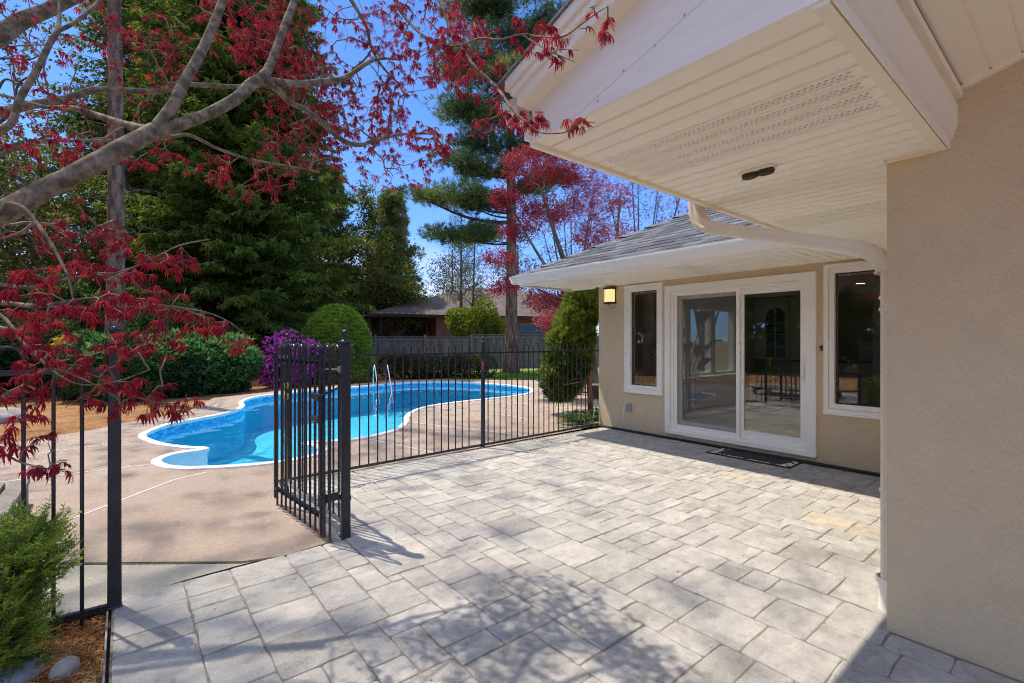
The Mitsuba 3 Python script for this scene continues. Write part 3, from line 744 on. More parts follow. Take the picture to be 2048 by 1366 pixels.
t = thing('soffit_light', 'small twin flood lamp fixture on the white porch soffit', 'ceiling lamp')
put('plate', (lambda b: b.add(*box(2.47, 1.02, 2.266, 2.55, 1.19, 2.279, 0.003)))(B()), 'cream_trim', t)
for v in (1.062, 1.140):
    an = np.linspace(0, 2 * math.pi, 17)[:-1]
    oval = lambda k, z: np.c_[2.51 + 0.022 * k * np.cos(an), v + 0.040 * k * np.sign(np.sin(an)) * np.abs(np.sin(an)) ** 0.6, np.full(16, z)]
    R_ = np.vstack([oval(1.0, 2.266), oval(1.05, 2.255), oval(0.95, 2.243), oval(0.55, 2.238), oval(0.01, 2.239)])
    i_ = np.arange(4)[:, None] * 16; j_ = np.arange(16)[None]; k_ = (j_ + 1) % 16
    put('lamp_head', (R_, np.stack([i_ + j_, i_ + 16 + j_, i_ + 16 + k_, i_ + k_], -1).reshape(-1, 4)), 'lamp_bronze', t, smooth=40)

# door mat
mat('mat_black', proc(lambda p, n, uv: mix((0.018, 0.019, 0.02), (0.05, 0.052, 0.055), noise(p.x * 160, p.y * 160))), 0.9)


def mat_border(p, n, uv):
    w = smoothstep(0.44, 0.56, noise(p.x * 34 + 3 * noise(p.x * 20, p.y * 20), p.y * 34, 4.0))
    return mix((0.10, 0.085, 0.08), (0.66, 0.56, 0.46), w) * (0.8 + 0.4 * noise(p.x * 200, p.y * 200))


mat('mat_border', proc(mat_border), 0.95)
t = thing('door_mat', 'dark rubber door mat with leafy beige border by the patio door', 'door mat')
put('border', extrude(sbox(5.70, 2.17, 6.085, 3.12).buffer(-0.01).buffer(0.01), 0.0, 0.011), 'mat_border', t)
put('centre', extrude(sbox(5.775, 2.30, 6.01, 2.99).buffer(0.03), 0.0112, 0.0145), 'mat_black', t)
put('edge', extrude(sbox(5.69, 2.16, 6.095, 3.13).difference(sbox(5.70, 2.17, 6.085, 3.12)), 0.0, 0.014), 'mat_black', t)

t = put('black_hose', tube([(6.06 + 0.018 * math.sin(v * 2.3), v, 0.022) for v in np.linspace(5.22, 0.75, 40)], 0.013, 7), 'mat_black', label='black soaker hose lying along the foot of the stucco wall', cat='hose', smooth=True)

# room furniture seen through the glass
t = thing('potted_plant', 'tall dark paddle leaved house plant in a pot behind the glass', 'house plant')
px_, py_ = 7.3, 4.35
put('pot', lathe([(0.0, 0.1), (0.15, 0.1), (0.19, 0.42), (0.17, 0.42), (0.16, 0.38), (0.0, 0.38)], (px_, py_, 0), 18), 'pot_white', t, smooth=40)
rp = np.random.RandomState(3)
for k_ in range(9):
    an = k_ * 2.4 + rp.uniform(-.3, .3); lean = rp.uniform(0.12, 0.42); hgt = rp.uniform(0.9, 1.65)
    s = np.linspace(0, 1, 9)
    d = np.array([math.cos(an), math.sin(an)])
    P = np.c_[px_ + d[0] * lean * s ** 1.8, py_ + d[1] * lean * s ** 1.8, 0.38 + (hgt - 0.38) * s]
    put('leaf_stem', tube(P, 0.008, 5), 'plant_leaf', t)
    u_ = np.linspace(0, 1, 8); Lf = rp.uniform(0.42, 0.6)
    c = P[-1] + np.c_[d[0] * Lf * u_ * 0.55, d[1] * Lf * u_ * 0.55, Lf * (u_ * 0.85 - 0.5 * u_ ** 2.5)]
    wv_ = 0.13 * np.sin(np.pi * np.clip(u_ * 0.94 + 0.05, 0, 1)) ** 0.7
    sd = np.array([-d[1], d[0], 0])
    V = np.vstack([c - sd * wv_[:, None] + [0, 0, 0.03], c, c + sd * wv_[:, None] + [0, 0, 0.03]]); i = np.arange(7)
    put('leaf', (V, np.vstack([np.stack([i, i + 1, i + 9, i + 8], 1), np.stack([i + 8, i + 9, i + 17, i + 16], 1)])), 'plant_leaf', t, smooth=True)
t = thing('kitchen_cabinet', 'cream kitchen cabinet with an arched glass door at the back of the room', 'cabinet')
put('body', box(11.3, 3.6, 1.0, 11.79, 5.04, 2.38), 'cabinet_cream', t)
arch = Polygon([(4.37, 1.05)] + [(4.57 + 0.2 * math.cos(a), 1.95 + 0.2 * math.sin(a)) for a in np.linspace(math.pi, 0, 12)] + [(4.77, 1.05)])
dd = put('door', extr_u(sbox(4.29, 1.02, 4.85, 2.3).difference(arch), 11.27, 11.295), 'cabinet_cream', t)
put('pane', extr_u(arch, 11.285, 11.29), 'dark_gloss', dd)
put('muntin', (lambda b: (b.add(*box(11.275, 4.56, 1.05, 11.284, 4.58, 2.14)), [b.add(*box(11.275, 4.37, z, 11.284, 4.77, z + 0.014)) for z in (1.3, 1.55, 1.8)])[0])(B()), 'cabinet_cream', dd)
put('counter', box(11.15, 1.0, 0.98, 11.79, 4.2, 1.0), 'dark_gloss', t)
put('base_unit', box(11.2, 1.0, 0.1, 11.79, 4.2, 0.979), 'cabinet_cream', t)
t = thing('dining_table', 'dark dining table inside the room', 'table')
put('top', box(8.4, 1.2, 0.82, 9.3, 2.9, 0.86, 0.008), 'dark_gloss', t)
for x, y in ((8.45, 1.25), (9.25, 1.25), (8.45, 2.85), (9.25, 2.85)): put('leg', sqbar((x, y, 0.1), (x, y, 0.82), 0.06), 'dark_gloss', t)
t = put('recessed_light', lathe([(0.0, 0.0), (0.05, 0.0), (0.06, 0.012)], (9.9, 2.62, 2.386), 14), 'lamp_white', label='small lit recessed ceiling light inside the room', cat='ceiling light')
scene[t]['emitter'] = {'type': 'area', 'radiance': rgb(6.0, 4.2, 1.9)}
scene[t]['flip_normals'] = True

# ------------------------------------------------------------------ metal pool fence and gate
def post(parent, x, y, w, ztop, z0=0.0, n=None):
    p = put('post', box(x - w / 2, y - w / 2, z0, x + w / 2, y + w / 2, ztop, 0.004), 'black_metal', parent)
    r = w * 0.42
    prof = [(w * 0.62, 0.0), (w * 0.62, 0.010), (w * 0.52, 0.022), (r * 0.62, 0.030), (r * 0.42, 0.045), (r * 0.50, 0.052)]
    prof += [(r * math.cos(a) + 1e-4, 0.052 + r + r * math.sin(a) - 0.004) for a in np.linspace(-1.0, 1.55, 9)]
    put('finial', lathe(prof, (x, y, ztop), 14), 'black_metal', p, smooth=50)
    bp = B(); bp.add(*box(x - w * (0.9 if y > 4 else 0.56), y - w * (0.9 if y > 4 else 0.56), z0, x + w * (0.9 if y > 4 else 0.56), y + w * (0.9 if y > 4 else 0.56), z0 + 0.008, 0.002))
    put('base_plate', bp, 'bare_metal' if y > 4 else 'black_metal', p)
    return p


HT, RT, RB = 1.372, 1.25, 0.032


def hoop(parent, p0, p1, zb, rad=0.0078, top=HT, bsdf='black_metal'):
    """a hooped pair of pickets between ground points p0 and p1"""
    p0, p1 = np.array(p0, float), np.array(p1, float); c = (p0 + p1) / 2; d = (p1 - p0) / 2; r = np.linalg.norm(d)
    P = [(*p0, zb), (*p0, top - r)] + [(*(c - d * math.cos(a)), top - r + r * math.sin(a)) for a in np.linspace(0, math.pi, 11)[1:-1]] + [(*p1, top - r), (*p1, zb)]
    return put('hoop_picket', tube(P, rad, 7), bsdf, parent, smooth=50)


t = thing('pool_fence', 'black metal hoop top fence between the patio and the pool deck', 'fence')
FV = lambda u: 5.03 + 0.0365 * u
A_ = (1.232, 3.41); B_ = (1.178, 4.735); M_ = (3.70, FV(3.70))
post(t, *M_, 0.050, 1.375); post(t, *B_, 0.050, 1.385); post(t, *A_, 0.064, 1.385)
put('rail', sqbar((1.19, FV(1.19), RT), (6.116, FV(6.12), RT), 0.026, 0.022), 'black_metal', t)
put('rail', sqbar((1.19, FV(1.19), RB), (6.116, FV(6.12), RB), 0.022, 0.026), 'black_metal', t)
for k_ in range(22):
    u = 1.321 + k_ * 0.2103 - 0.026
    if abs(u + 0.026 - M_[0]) < 0.09: continue
    if u + 0.06 > 6.1: break
    hoop(t, (u - 0.0265, FV(u)), (u + 0.0795, FV(u + 0.1)), RB)
# return panel between the two gate side posts
for z, m in ((RT, 'black_metal'), (0.10, 'bare_metal')):
    put('rail', sqbar((B_[0], B_[1] - 0.02, z), (A_[0], A_[1] + 0.02, z), 0.024, 0.028), m, t)
for k_ in range(6):
    s0, s1 = (0.11 + 0.2 * k_) / 1.325, (0.215 + 0.2 * k_) / 1.325
    f = lambda s: (B_[0] + (A_[0] - B_[0]) * s, B_[1] + (A_[1] - B_[1]) * s)
    hoop(t, f(s0), f(s1), 0.09)
put('rail', sqbar((B_[0], B_[1], RT), (1.19, FV(1.19), RT), 0.024), 'black_metal', t); put('rail', sqbar((B_[0], B_[1], RB), (1.19, FV(1.19), RB), 0.024), 'black_metal', t)
hoop(t, (1.182, 4.83), (1.188, 4.93), RB)
put('white_cable', tube([(1.185, 4.70, 0.14), (1.15, 4.55, 0.06), (1.16, 4.40, 0.02), (1.18, 4.3, 0.012)], 0.004, 5), 'white_trim', t)
# gate, swung open against the return panel
t = thing('pool_gate', 'open black metal hoop top gate folded back beside the return panel', 'gate')
g0, g1 = np.array([1.11, 3.49]), np.array([1.02, 4.47])
gp_ = lambda s: tuple(g0 + (g1 - g0) * s)
put('stile', sqbar((*gp_(0.03), 0.10), (*gp_(0.03), 1.28), 0.030), 'black_metal', t)
put('stile', sqbar((*gp_(1.0), 0.06), (*gp_(1.0), 1.29), 0.028), 'black_metal', t)
put('rail', sqbar((*gp_(0.0), 1.245), (*gp_(1.0), 1.245), 0.026), 'black_metal', t)
put('rail', sqbar((*gp_(0.0), 0.145), (*gp_(1.0), 0.145), 0.026), 'black_metal', t)
gq = g0 + np.array([-0.035, -0.14])
for k_ in range(5):
    s0, s1 = 0.02 + 0.2 * k_, 0.122 + 0.2 * k_
    o = np.array([-0.02, 0.0])
    hoop(t, np.array(gp_(s0)) + o + [0, -0.03], np.array(gp_(s1)) + o + [0, -0.03], 0.03, 0.0085, 1.385)
hoop(t, np.array(gp_(-0.15)) + [-0.02, 0], np.array(gp_(-0.06)) + [-0.02, 0], 0.03, 0.0085, 1.385)
put('hinge', (lambda b: (b.add(*sqbar((1.10, 3.50, 1.205), (1.215, 3.43, 1.20), 0.016, 0.012)), b.add(*lathe([(0.0, 0.02), (0.016, 0.018), (0.016, -0.02), (0, -0.022)], (1.205, 3.44, 1.2), 10)))[0])(B()), 'bare_metal', t)
hg = B(); hg.add(*sqbar((1.08, 3.50, 0.27), (1.20, 3.43, 0.30), 0.03, 0.05)); hg.add(*lathe([(0.0, 0.045), (0.03, 0.04), (0.03, -0.04), (0, -0.045)], (1.10, 3.49, 0.27), 12)); hg.add(*box(1.196, 3.374, 0.27, 1.268, 3.446, 0.30, 0.003))
put('hinge', hg, 'black_metal', t)
put('rusty_foot', sqbar((*gp_(0.03), 0.0), (*gp_(0.03), 0.165), 0.034), 'rust', t, label='rusty foot of the gate stile')
lt = B(); lt.add(*box(1.045, 3.42, 0.985, 1.085, 3.62, 1.03, 0.004)); lt.add(*box(1.045, 3.42, 0.83, 1.085, 3.62, 0.87, 0.004)); lt.add(*box(1.05, 3.42, 0.83, 1.08, 3.45, 1.03, 0.003)); lt.add(*sqbar((1.07, 3.44, 1.02), (1.19, 3.40, 1.075), 0.014))
put('latch', lt, 'black_metal', t)
put('catch', (lambda b: (b.add(*sqbar((*gp_(1.0), 1.265), (1.165, 4.70, 1.262), 0.020)), b.add(*sqbar((1.15, 4.66, 1.262), (1.165, 4.70, 1.262), 0.026)))[0])(B()), 'bare_metal', t)
t = thing('pool_fence', 'black metal fence with a heavy gate post left of the gate opening', 'fence')
post(t, -0.034, 3.29, 0.060, 1.385, 0.0)
put('post_stub', sqbar((-0.03, 3.29, -0.12), (-0.03, 3.29, 0.0), 0.04), 'black_metal', t)
put('rail', sqbar((-0.06, 3.28, RT), (-2.6, 3.28, RT), 0.03, 0.026), 'black_metal', t)
put('rail', sqbar((-0.06, 3.28, 0.010), (-2.6, 3.28, 0.010), 0.026, 0.03), 'black_metal', t)
for k_ in range(12):
    u = -0.162 - k_ * 0.21
    hoop(t, (u, 3.28), (u - 0.105, 3.28), -0.13, 0.0085)
mat('yellow_plastic', (0.62, 0.47, 0.03), 0.5)
ys = B(); ys.add(*tube([(1.155, 4.70, 1.14), (1.145, 4.66, 1.05), (1.15, 4.66, 0.9), (1.155, 4.67, 0.5), (1.16, 4.68, 0.12)], 0.005, 5)); ys.add(*lathe([(0.012, -0.03), (0.02, -0.02), (0.02, 0.02), (0.012, 0.03)], (1.15, 4.66, 1.0), 8)); ys.add(*lathe([(0.012, -0.03), (0.022, -0.02), (0.022, 0.02), (0.012, 0.03)], (1.15, 4.665, 0.90), 8))
put('yellow_strap', ys, 'yellow_plastic', label='yellow plastic strap hanging down beside the far gate post', cat='strap')
mat('pink_plastic', (0.55, 0.04, 0.25), 0.6)
pr_ = B(); pr_.add(*box(3.66, 5.128, 1.02, 3.685, 5.1365, 1.12, 0.003)); pr_.add(*box(3.668, 5.124, 1.07, 3.69, 5.135, 1.15, 0.003))
put('pink_ribbon', pr_, 'pink_plastic', label='pink ribbon tied to the middle fence post', cat='ribbon')

# grey low platform at the left edge
t = thing('low_platform', 'low grey weathered wooden platform on the deck at the left edge', 'platform')
for k_ in range(7):
    u1 = -0.62 - 0.145 * k_
    put('board', box(u1 - 0.138, 4.0, 0.165, u1, 5.88, 0.20, 0.004), 'old_wood', t, uv=None)
put('skirt', box(-1.62, 5.83, 0.09, -0.66, 5.85, 0.164), 'old_wood', t)
for x, y in ((-0.66, 5.80), (-0.66, 4.9), (-0.66, 4.1), (-1.55, 5.8), (-1.55, 4.1)): put('leg', sqbar((x, y, 0.0), (x, y, 0.164), 0.06), 'far_grey', t)

# lounge chair behind the cedar
mat('chair_white', (0.72, 0.72, 0.70), 0.4)
mat('strap_green', (0.42, 0.52, 0.40), 0.5)
t = thing('sun_lounger', 'white pool lounger with pale green straps on the deck behind the cedar', 'sun lounger')
Lx, Ly, a_ = 8.75, 7.75, math.radians(-40)
cl = lambda s, w, z: (Lx + s * math.cos(a_) - w * math.sin(a_), Ly + s * math.sin(a_) + w * math.cos(a_), z)
for w in (-0.3, 0.3):
    put('side_rail', tube([cl(-1.0, w, 0.36), cl(0.35, w, 0.38), cl(0.95, w, 0.85)], 0.015, 7), 'chair_white', t)
    put('arm', tube([cl(0.30, w, 0.38), cl(0.20, w, 0.52), cl(0.25, w, 0.60), cl(0.4, w, 0.62), cl(0.55, w, 0.60), cl(0.58, w, 0.5)], 0.014, 7), 'chair_white', t)
for s in (-0.9, 0.3):
    put('leg', tube([cl(s - 0.1, -0.3, 0.0), cl(s, -0.3, 0.36), cl(s, 0.3, 0.36), cl(s - 0.1, 0.3, 0.0)], 0.015, 7), 'chair_white', t)
for k_ in range(22):
    s = -0.98 + k_ * 0.062
    put('strap', box(0, 0, 0, 1, 1, 1) if False else (np.array([cl(s, -0.31, 0.385), cl(s + 0.05, -0.31, 0.385), cl(s + 0.05, 0.31, 0.385), cl(s, 0.31, 0.385), cl(s, -0.31, 0.378), cl(s + 0.05, -0.31, 0.378), cl(s + 0.05, 0.31, 0.378), cl(s, 0.31, 0.378)]), box(0, 0, 0, 1, 1, 1)[1]), 'strap_green', t)
for k_ in range(11):
    s, z = 0.38 + k_ * 0.052, 0.42 + k_ * 0.043
    put('strap', (np.array([cl(s, -0.31, z), cl(s + 0.04, -0.31, z + 0.034), cl(s + 0.04, 0.31, z + 0.034), cl(s, 0.31, z), cl(s, -0.31, z - 0.007), cl(s + 0.04, -0.31, z + 0.027), cl(s + 0.04, 0.31, z + 0.027), cl(s, 0.31, z - 0.007)]), box(0, 0, 0, 1, 1, 1)[1]), 'strap_green', t)
mat('hose_green', (0.28, 0.50, 0.36), 0.5)
put('garden_hose', tube([(6.0, 5.30, 0.02), (5.75, 5.42, 0.02), (5.55, 5.38, 0.02), (5.40, 5.5, 0.02), (5.6, 5.62, 0.03), (5.9, 5.5, 0.03), (6.05, 5.33, 0.05), (6.08, 5.29, 0.3), (6.1, 5.28, 0.45)], 0.010, 6), 'hose_green', label='thin pale green garden hose at the foot of the cedar', cat='hose', smooth=True)

# ------------------------------------------------------------------ wooden fence and the neighbour's house
t = thing('wooden_fence', 'weathered grey board fence behind the pool', 'fence')
f0, f1 = np.array([5.6, 24.15]), np.array([24.5, 16.85]); fl = np.linalg.norm(f1 - f0); fd = (f1 - f0) / fl; fn = np.array([-fd[1], fd[0]])
rq = random.Random(9)


def fbox(s0, s1, w0, w1, z0, z1, jit=0.0):
    c = [f0 + fd * s + fn * w for s, w in ((s0, w0), (s1, w0), (s1, w1), (s0, w1))]
    V = np.array([(*p, z) for z in (z0, z1) for p in c]); return V, box(0, 0, 0, 1, 1, 1)[1]


s = 0.0; k_ = 0
step_s = 9.25
while s < fl:
    top = (1.60 if s < step_s else 1.74) + rq.uniform(-0.006, 0.006)
    w = 0.138; o = rq.uniform(0, 0.012)
    V, F = fbox(s, s + w, o, o + 0.02, -0.08, top)
    put('plank', (V, F), 'old_wood', t, uv=np.c_[V[:, 2] + 2 + 10 * k_, V[:, 0] * 0 + 2 + 10 * (k_ % 7)])
    s += 0.146; k_ += 1
pc = 1.95
while pc < fl:
    top = 1.74 if pc < step_s else 1.84
    put('post', fbox(pc - 0.05, pc + 0.05, -0.10, 0.0, -0.1, top), 'old_wood', t); pc += 2.42
put('cap_rail', fbox(0, step_s, -0.06, 0.05, 1.615, 1.655), 'old_wood', t); put('cap_rail', fbox(step_s, fl, -0.06, 0.05, 1.755, 1.795), 'old_wood', t)
put('rail', fbox(0, step_s, -0.03, -0.002, 1.45, 1.54), 'old_wood', t); put('rail', fbox(step_s, fl, -0.03, -0.002, 1.58, 1.67), 'old_wood', t)

t = thing('brick_bungalow', 'neighbouring brick bungalow with a low brown hip roof behind the board fence', 'house')
h0 = np.array([12.3, 29.9]); hd = np.array([0.928, -0.371]); hn = np.array([0.371, 0.928])


def hp(s, w, z): p = h0 + hd * s + hn * w; return (p[0], p[1], z)


def hbox(s0, s1, w0, w1, z0, z1):
    V = np.array([hp(s, w, z) for z in (z0, z1) for s, w in ((s0, w0), (s1, w0), (s1, w1), (s0, w1))]); return V, box(0, 0, 0, 1, 1, 1)[1]


LL = 17.0
rr = B()
apex0, apex1 = hp(7.6, 4.8, 5.65), hp(12.0, 4.8, 5.65)
c = [hp(-0.1, -0.1, 3.2), hp(LL, -0.1, 3.2), hp(LL, 9.6, 3.2), hp(-0.1, 9.6, 3.2)]
rr.add([*c, apex0, apex1], np.array([[0, 1, 5], [0, 5, 4], [1, 2, 5], [2, 3, 4], [2, 4, 5], [3, 0, 4], [0, 3, 2], [0, 2, 1]]))
put('roof', rr, 'far_roof', t)
ff = B(); ff.add(*hbox(-0.12, LL, -0.13, -0.09, 3.02, 3.21)); put('fascia', ff, 'far_dark', t)
put('wall', hbox(0.3, 5.0, 4.4, 4.6, 0, 3.15), 'far_brick', t, label='recessed brick wall under the eave')
put('pier', hbox(4.55, 6.1, 0.9, 1.6, 0, 3.1), 'far_brick', t, label='red brick pier')
put('wall', hbox(6.1, LL - 0.9, 1.2, 1.5, 0, 3.1), 'far_brick', t)
put('post', hbox(0.75, 0.95, 0.7, 0.9, 0, 3.1), 'far_dark', t)
put('wall', hbox(0.0, 0.25, 2.4, 4.4, 0, 3.1), 'far_brick', t); put('wall', hbox(4.55, 4.8, 1.61, 4.39, 0, 3.1), 'far_brick', t); put('ceiling', hbox(0.0, 5.0, 0.0, 4.4, 3.16, 3.19), 'old_wood', t)
for a, b in ((2.2, 4.4),):
    w = put('window', hbox(a, b, 4.32, 4.399, 0.6, 2.7), 'far_grey', t); put('pane', hbox(a + 0.1, b - 0.1, 4.30, 4.319, 0.7, 2.6), 'far_glass', w)
for a, b in ((7.0, 8.6), (10.6, 13.4)):
    w = put('window', hbox(a, b, 1.12, 1.199, 0.9, 2.75), 'far_grey', t); put('pane', hbox(a + 0.08, b - 0.08, 1.10, 1.119, 1.0, 2.65), 'far_glass', w)
lt_ = B()
for k_ in range(16): lt_.add(*hbox(0.3 + k_ * 0.45, 0.48 + k_ * 0.45, 0.05, 0.18, 3.26, 3.30))
put('roof_litter', lt_, 'cream_trim', t, kind='stuff')
t = thing('far_garage', 'dark gabled outbuilding roof behind the pine trunk beside the bungalow', 'building')
g_ = lambda s, w, z: hp(11.5 + s, 10.8 + w, z)
rr = B(); c = [g_(-0.5, -0.3, 4.5), g_(9, -0.3, 4.5), g_(9, 7, 4.5), g_(-0.5, 7, 4.5), g_(-0.5, 3.3, 6.3), g_(9, 3.3, 6.3)]
rr.add(c, np.array([[0, 1, 5], [0, 5, 4], [2, 3, 4], [2, 4, 5], [0, 4, 3], [1, 2, 5]])); put('roof', rr, 'far_roof', t)
gw = B(); V = np.array([g_(s, w, z) for z in (0, 4.5) for s, w in ((0, 0), (8.5, 0), (8.5, 6.6), (0, 6.6))]); gw.add(V, box(0, 0, 0, 1, 1, 1)[1]); put('wall', gw, 'far_dark', t)

# ------------------------------------------------------------------ vegetation tools
def unit(a): return a / (np.linalg.norm(a, axis=-1, keepdims=True) + 1e-12)


def tufts(P, D, n, L, w, spread, r, droop=0.0):
    """n narrow blades at every point P, fanned about the direction D; returns vertices, faces, tuft index of each vertex"""
    N = len(P)
    d = unit(D[:, None] + spread * r.normal(size=(N, n, 3)) + np.array([0, 0, -droop]))
    ln = L * r.uniform(0.65, 1.2, (N, n, 1)) if np.isscalar(L) else L[:, None, None] * r.uniform(0.65, 1.2, (N, n, 1))
    s = unit(np.cross(d, r.normal(size=(N, n, 3)))) * (w * 0.5 if np.isscalar(w) else w[:, None, None] * 0.5)
    base = P[:, None] + 0 * d
    V = np.stack([base - s * 0.5, base + d * ln * 0.45 + s, base + d * ln, base + d * ln * 0.45 - s], 2).reshape(-1, 3)
    i = np.arange(N * n)[:, None] * 4
    F = np.concatenate([i + [0, 1, 2], i + [0, 2, 3]])
    return V, F, np.repeat(np.arange(N), n * 4)


def colours(P, ids, cols, r, scale=1.2, jit=0.18, blade=4):
    """real leaf colours: clump by clump from a palette, with a little per-blade variation"""
    cols = np.array(cols, float)
    t = np.clip((meshkit.fbm(P * scale, 3, seed=int(abs(P[0, 0]) * 7)) - 0.5) * 2.2 + 0.5 + r.normal(0, 0.16, len(P)), 0, 0.9999) * (len(cols) - 1)
    i = t.astype(int); c = cols[i] + (cols[i + 1] - cols[i]) * (t - i)[:, None]
    c = c * r.uniform(1 - jit, 1 + jit, (len(P), 1))
    c = c[ids]
    return np.clip(c * np.repeat(r.uniform(0.85, 1.15, (len(c) // blade, 1)), blade, 0), 0, 1)


def ell(c, rad, n, r, shell=0.0):
    d = unit(r.normal(size=(n, 3))); q = r.uniform(shell ** 3, 1, (n, 1)) ** (1 / 3)
    return np.array(c) + d * q * np.array(rad), d


def grow(limbs, targets, r, r0=0.0018, expo=0.46, seg=0.09, wob=0.012, sag=0.0, bias=0.35):
    """joins every target to the nearest limb or twig: returns twig polylines (points, radii)"""
    P, cost, par = [], [], []
    for pts in limbs:
        pts = np.asarray(pts, float)[:, :3]
        for a, b in zip(pts[:-1], pts[1:]):
            m = max(1, int(np.linalg.norm(b - a) / seg))
            for q in range(m): P.append(a + (b - a) * q / m); cost.append(0.0); par.append(-1)
        P.append(pts[-1]); cost.append(0.0); par.append(-1)
    n0 = len(P); cap = n0 + len(targets) * 60
    A = np.zeros((cap, 3)); A[:n0] = P; C = np.zeros(cap); C[:n0] = cost; n = n0
    par = par + [0] * (cap - n0)
    T_ = np.asarray(targets, float)
    d0 = np.array([np.min(np.linalg.norm(A[:n0] - t, axis=1)) for t in T_])
    paths = []
    for ti in np.argsort(d0):
        t = T_[ti]; dd = np.linalg.norm(A[:n] - t, axis=1)
        s = int(np.argmin(dd + bias * C[:n])); L = dd[s]; m = max(2, int(L / seg))
        if n + m >= cap: break
        a = A[s].copy(); ids = [s]
        k = np.linspace(0, 1, m + 1)[1:]
        off = r.normal(0, wob, (m, 3)) * np.sin(np.pi * k)[:, None]; bow = r.normal(0, 0.07 * L, 3) * np.sin(np.pi * k)[:, None]
        pts = a + (t - a) * k[:, None] + off + bow; pts[:, 2] -= sag * L * np.sin(np.pi * k)
        for q in range(m):
            A[n] = pts[q]; C[n] = C[ids[-1]] + L / m; par[n] = ids[-1]; ids.append(n); n += 1
        paths.append(ids)
    cnt = np.zeros(n)
    for ids in paths: cnt[ids[-1]] += 1
    for i in range(n - 1, n0 - 1, -1):
        if par[i] >= 0: cnt[par[i]] += cnt[i]
    R = r0 * np.maximum(cnt, 1) ** expo
    return [(A[ids], np.r_[R[ids[1]], R[ids[1:]]]) for ids in paths], A[n0:n]


def limbmesh(limbs, b, n=10, r=None):
    for L in limbs:
        L = np.array(L); P, rr_ = L[:, :3], L[:, 3]
        t = np.linspace(0, len(P) - 1, (len(P) - 1) * 5 + 1); i = np.clip(t.astype(int), 0, len(P) - 2); f = (t - i)[:, None]
        Pm, Pp = P[np.maximum(i - 1, 0)], P[np.minimum(i + 2, len(P) - 1)]
        a, c = P[i], P[i + 1]
        Q = 0.5 * (2 * a + (c - Pm) * f + (2 * Pm - 5 * a + 4 * c - Pp) * f ** 2 + (3 * a - Pm - 3 * c + Pp) * f ** 3)
        R = rr_[i] * (1 - f[:, 0]) + rr_[i + 1] * f[:, 0]
        if r is not None: R = R * (1 + 0.018 * r.normal(size=len(R)))
        b.add(*tube(Q, R, n))


def twigmesh(tw, b, n=4):
    for P, R in tw: b.add(*tube(P, R, n, cap=False))


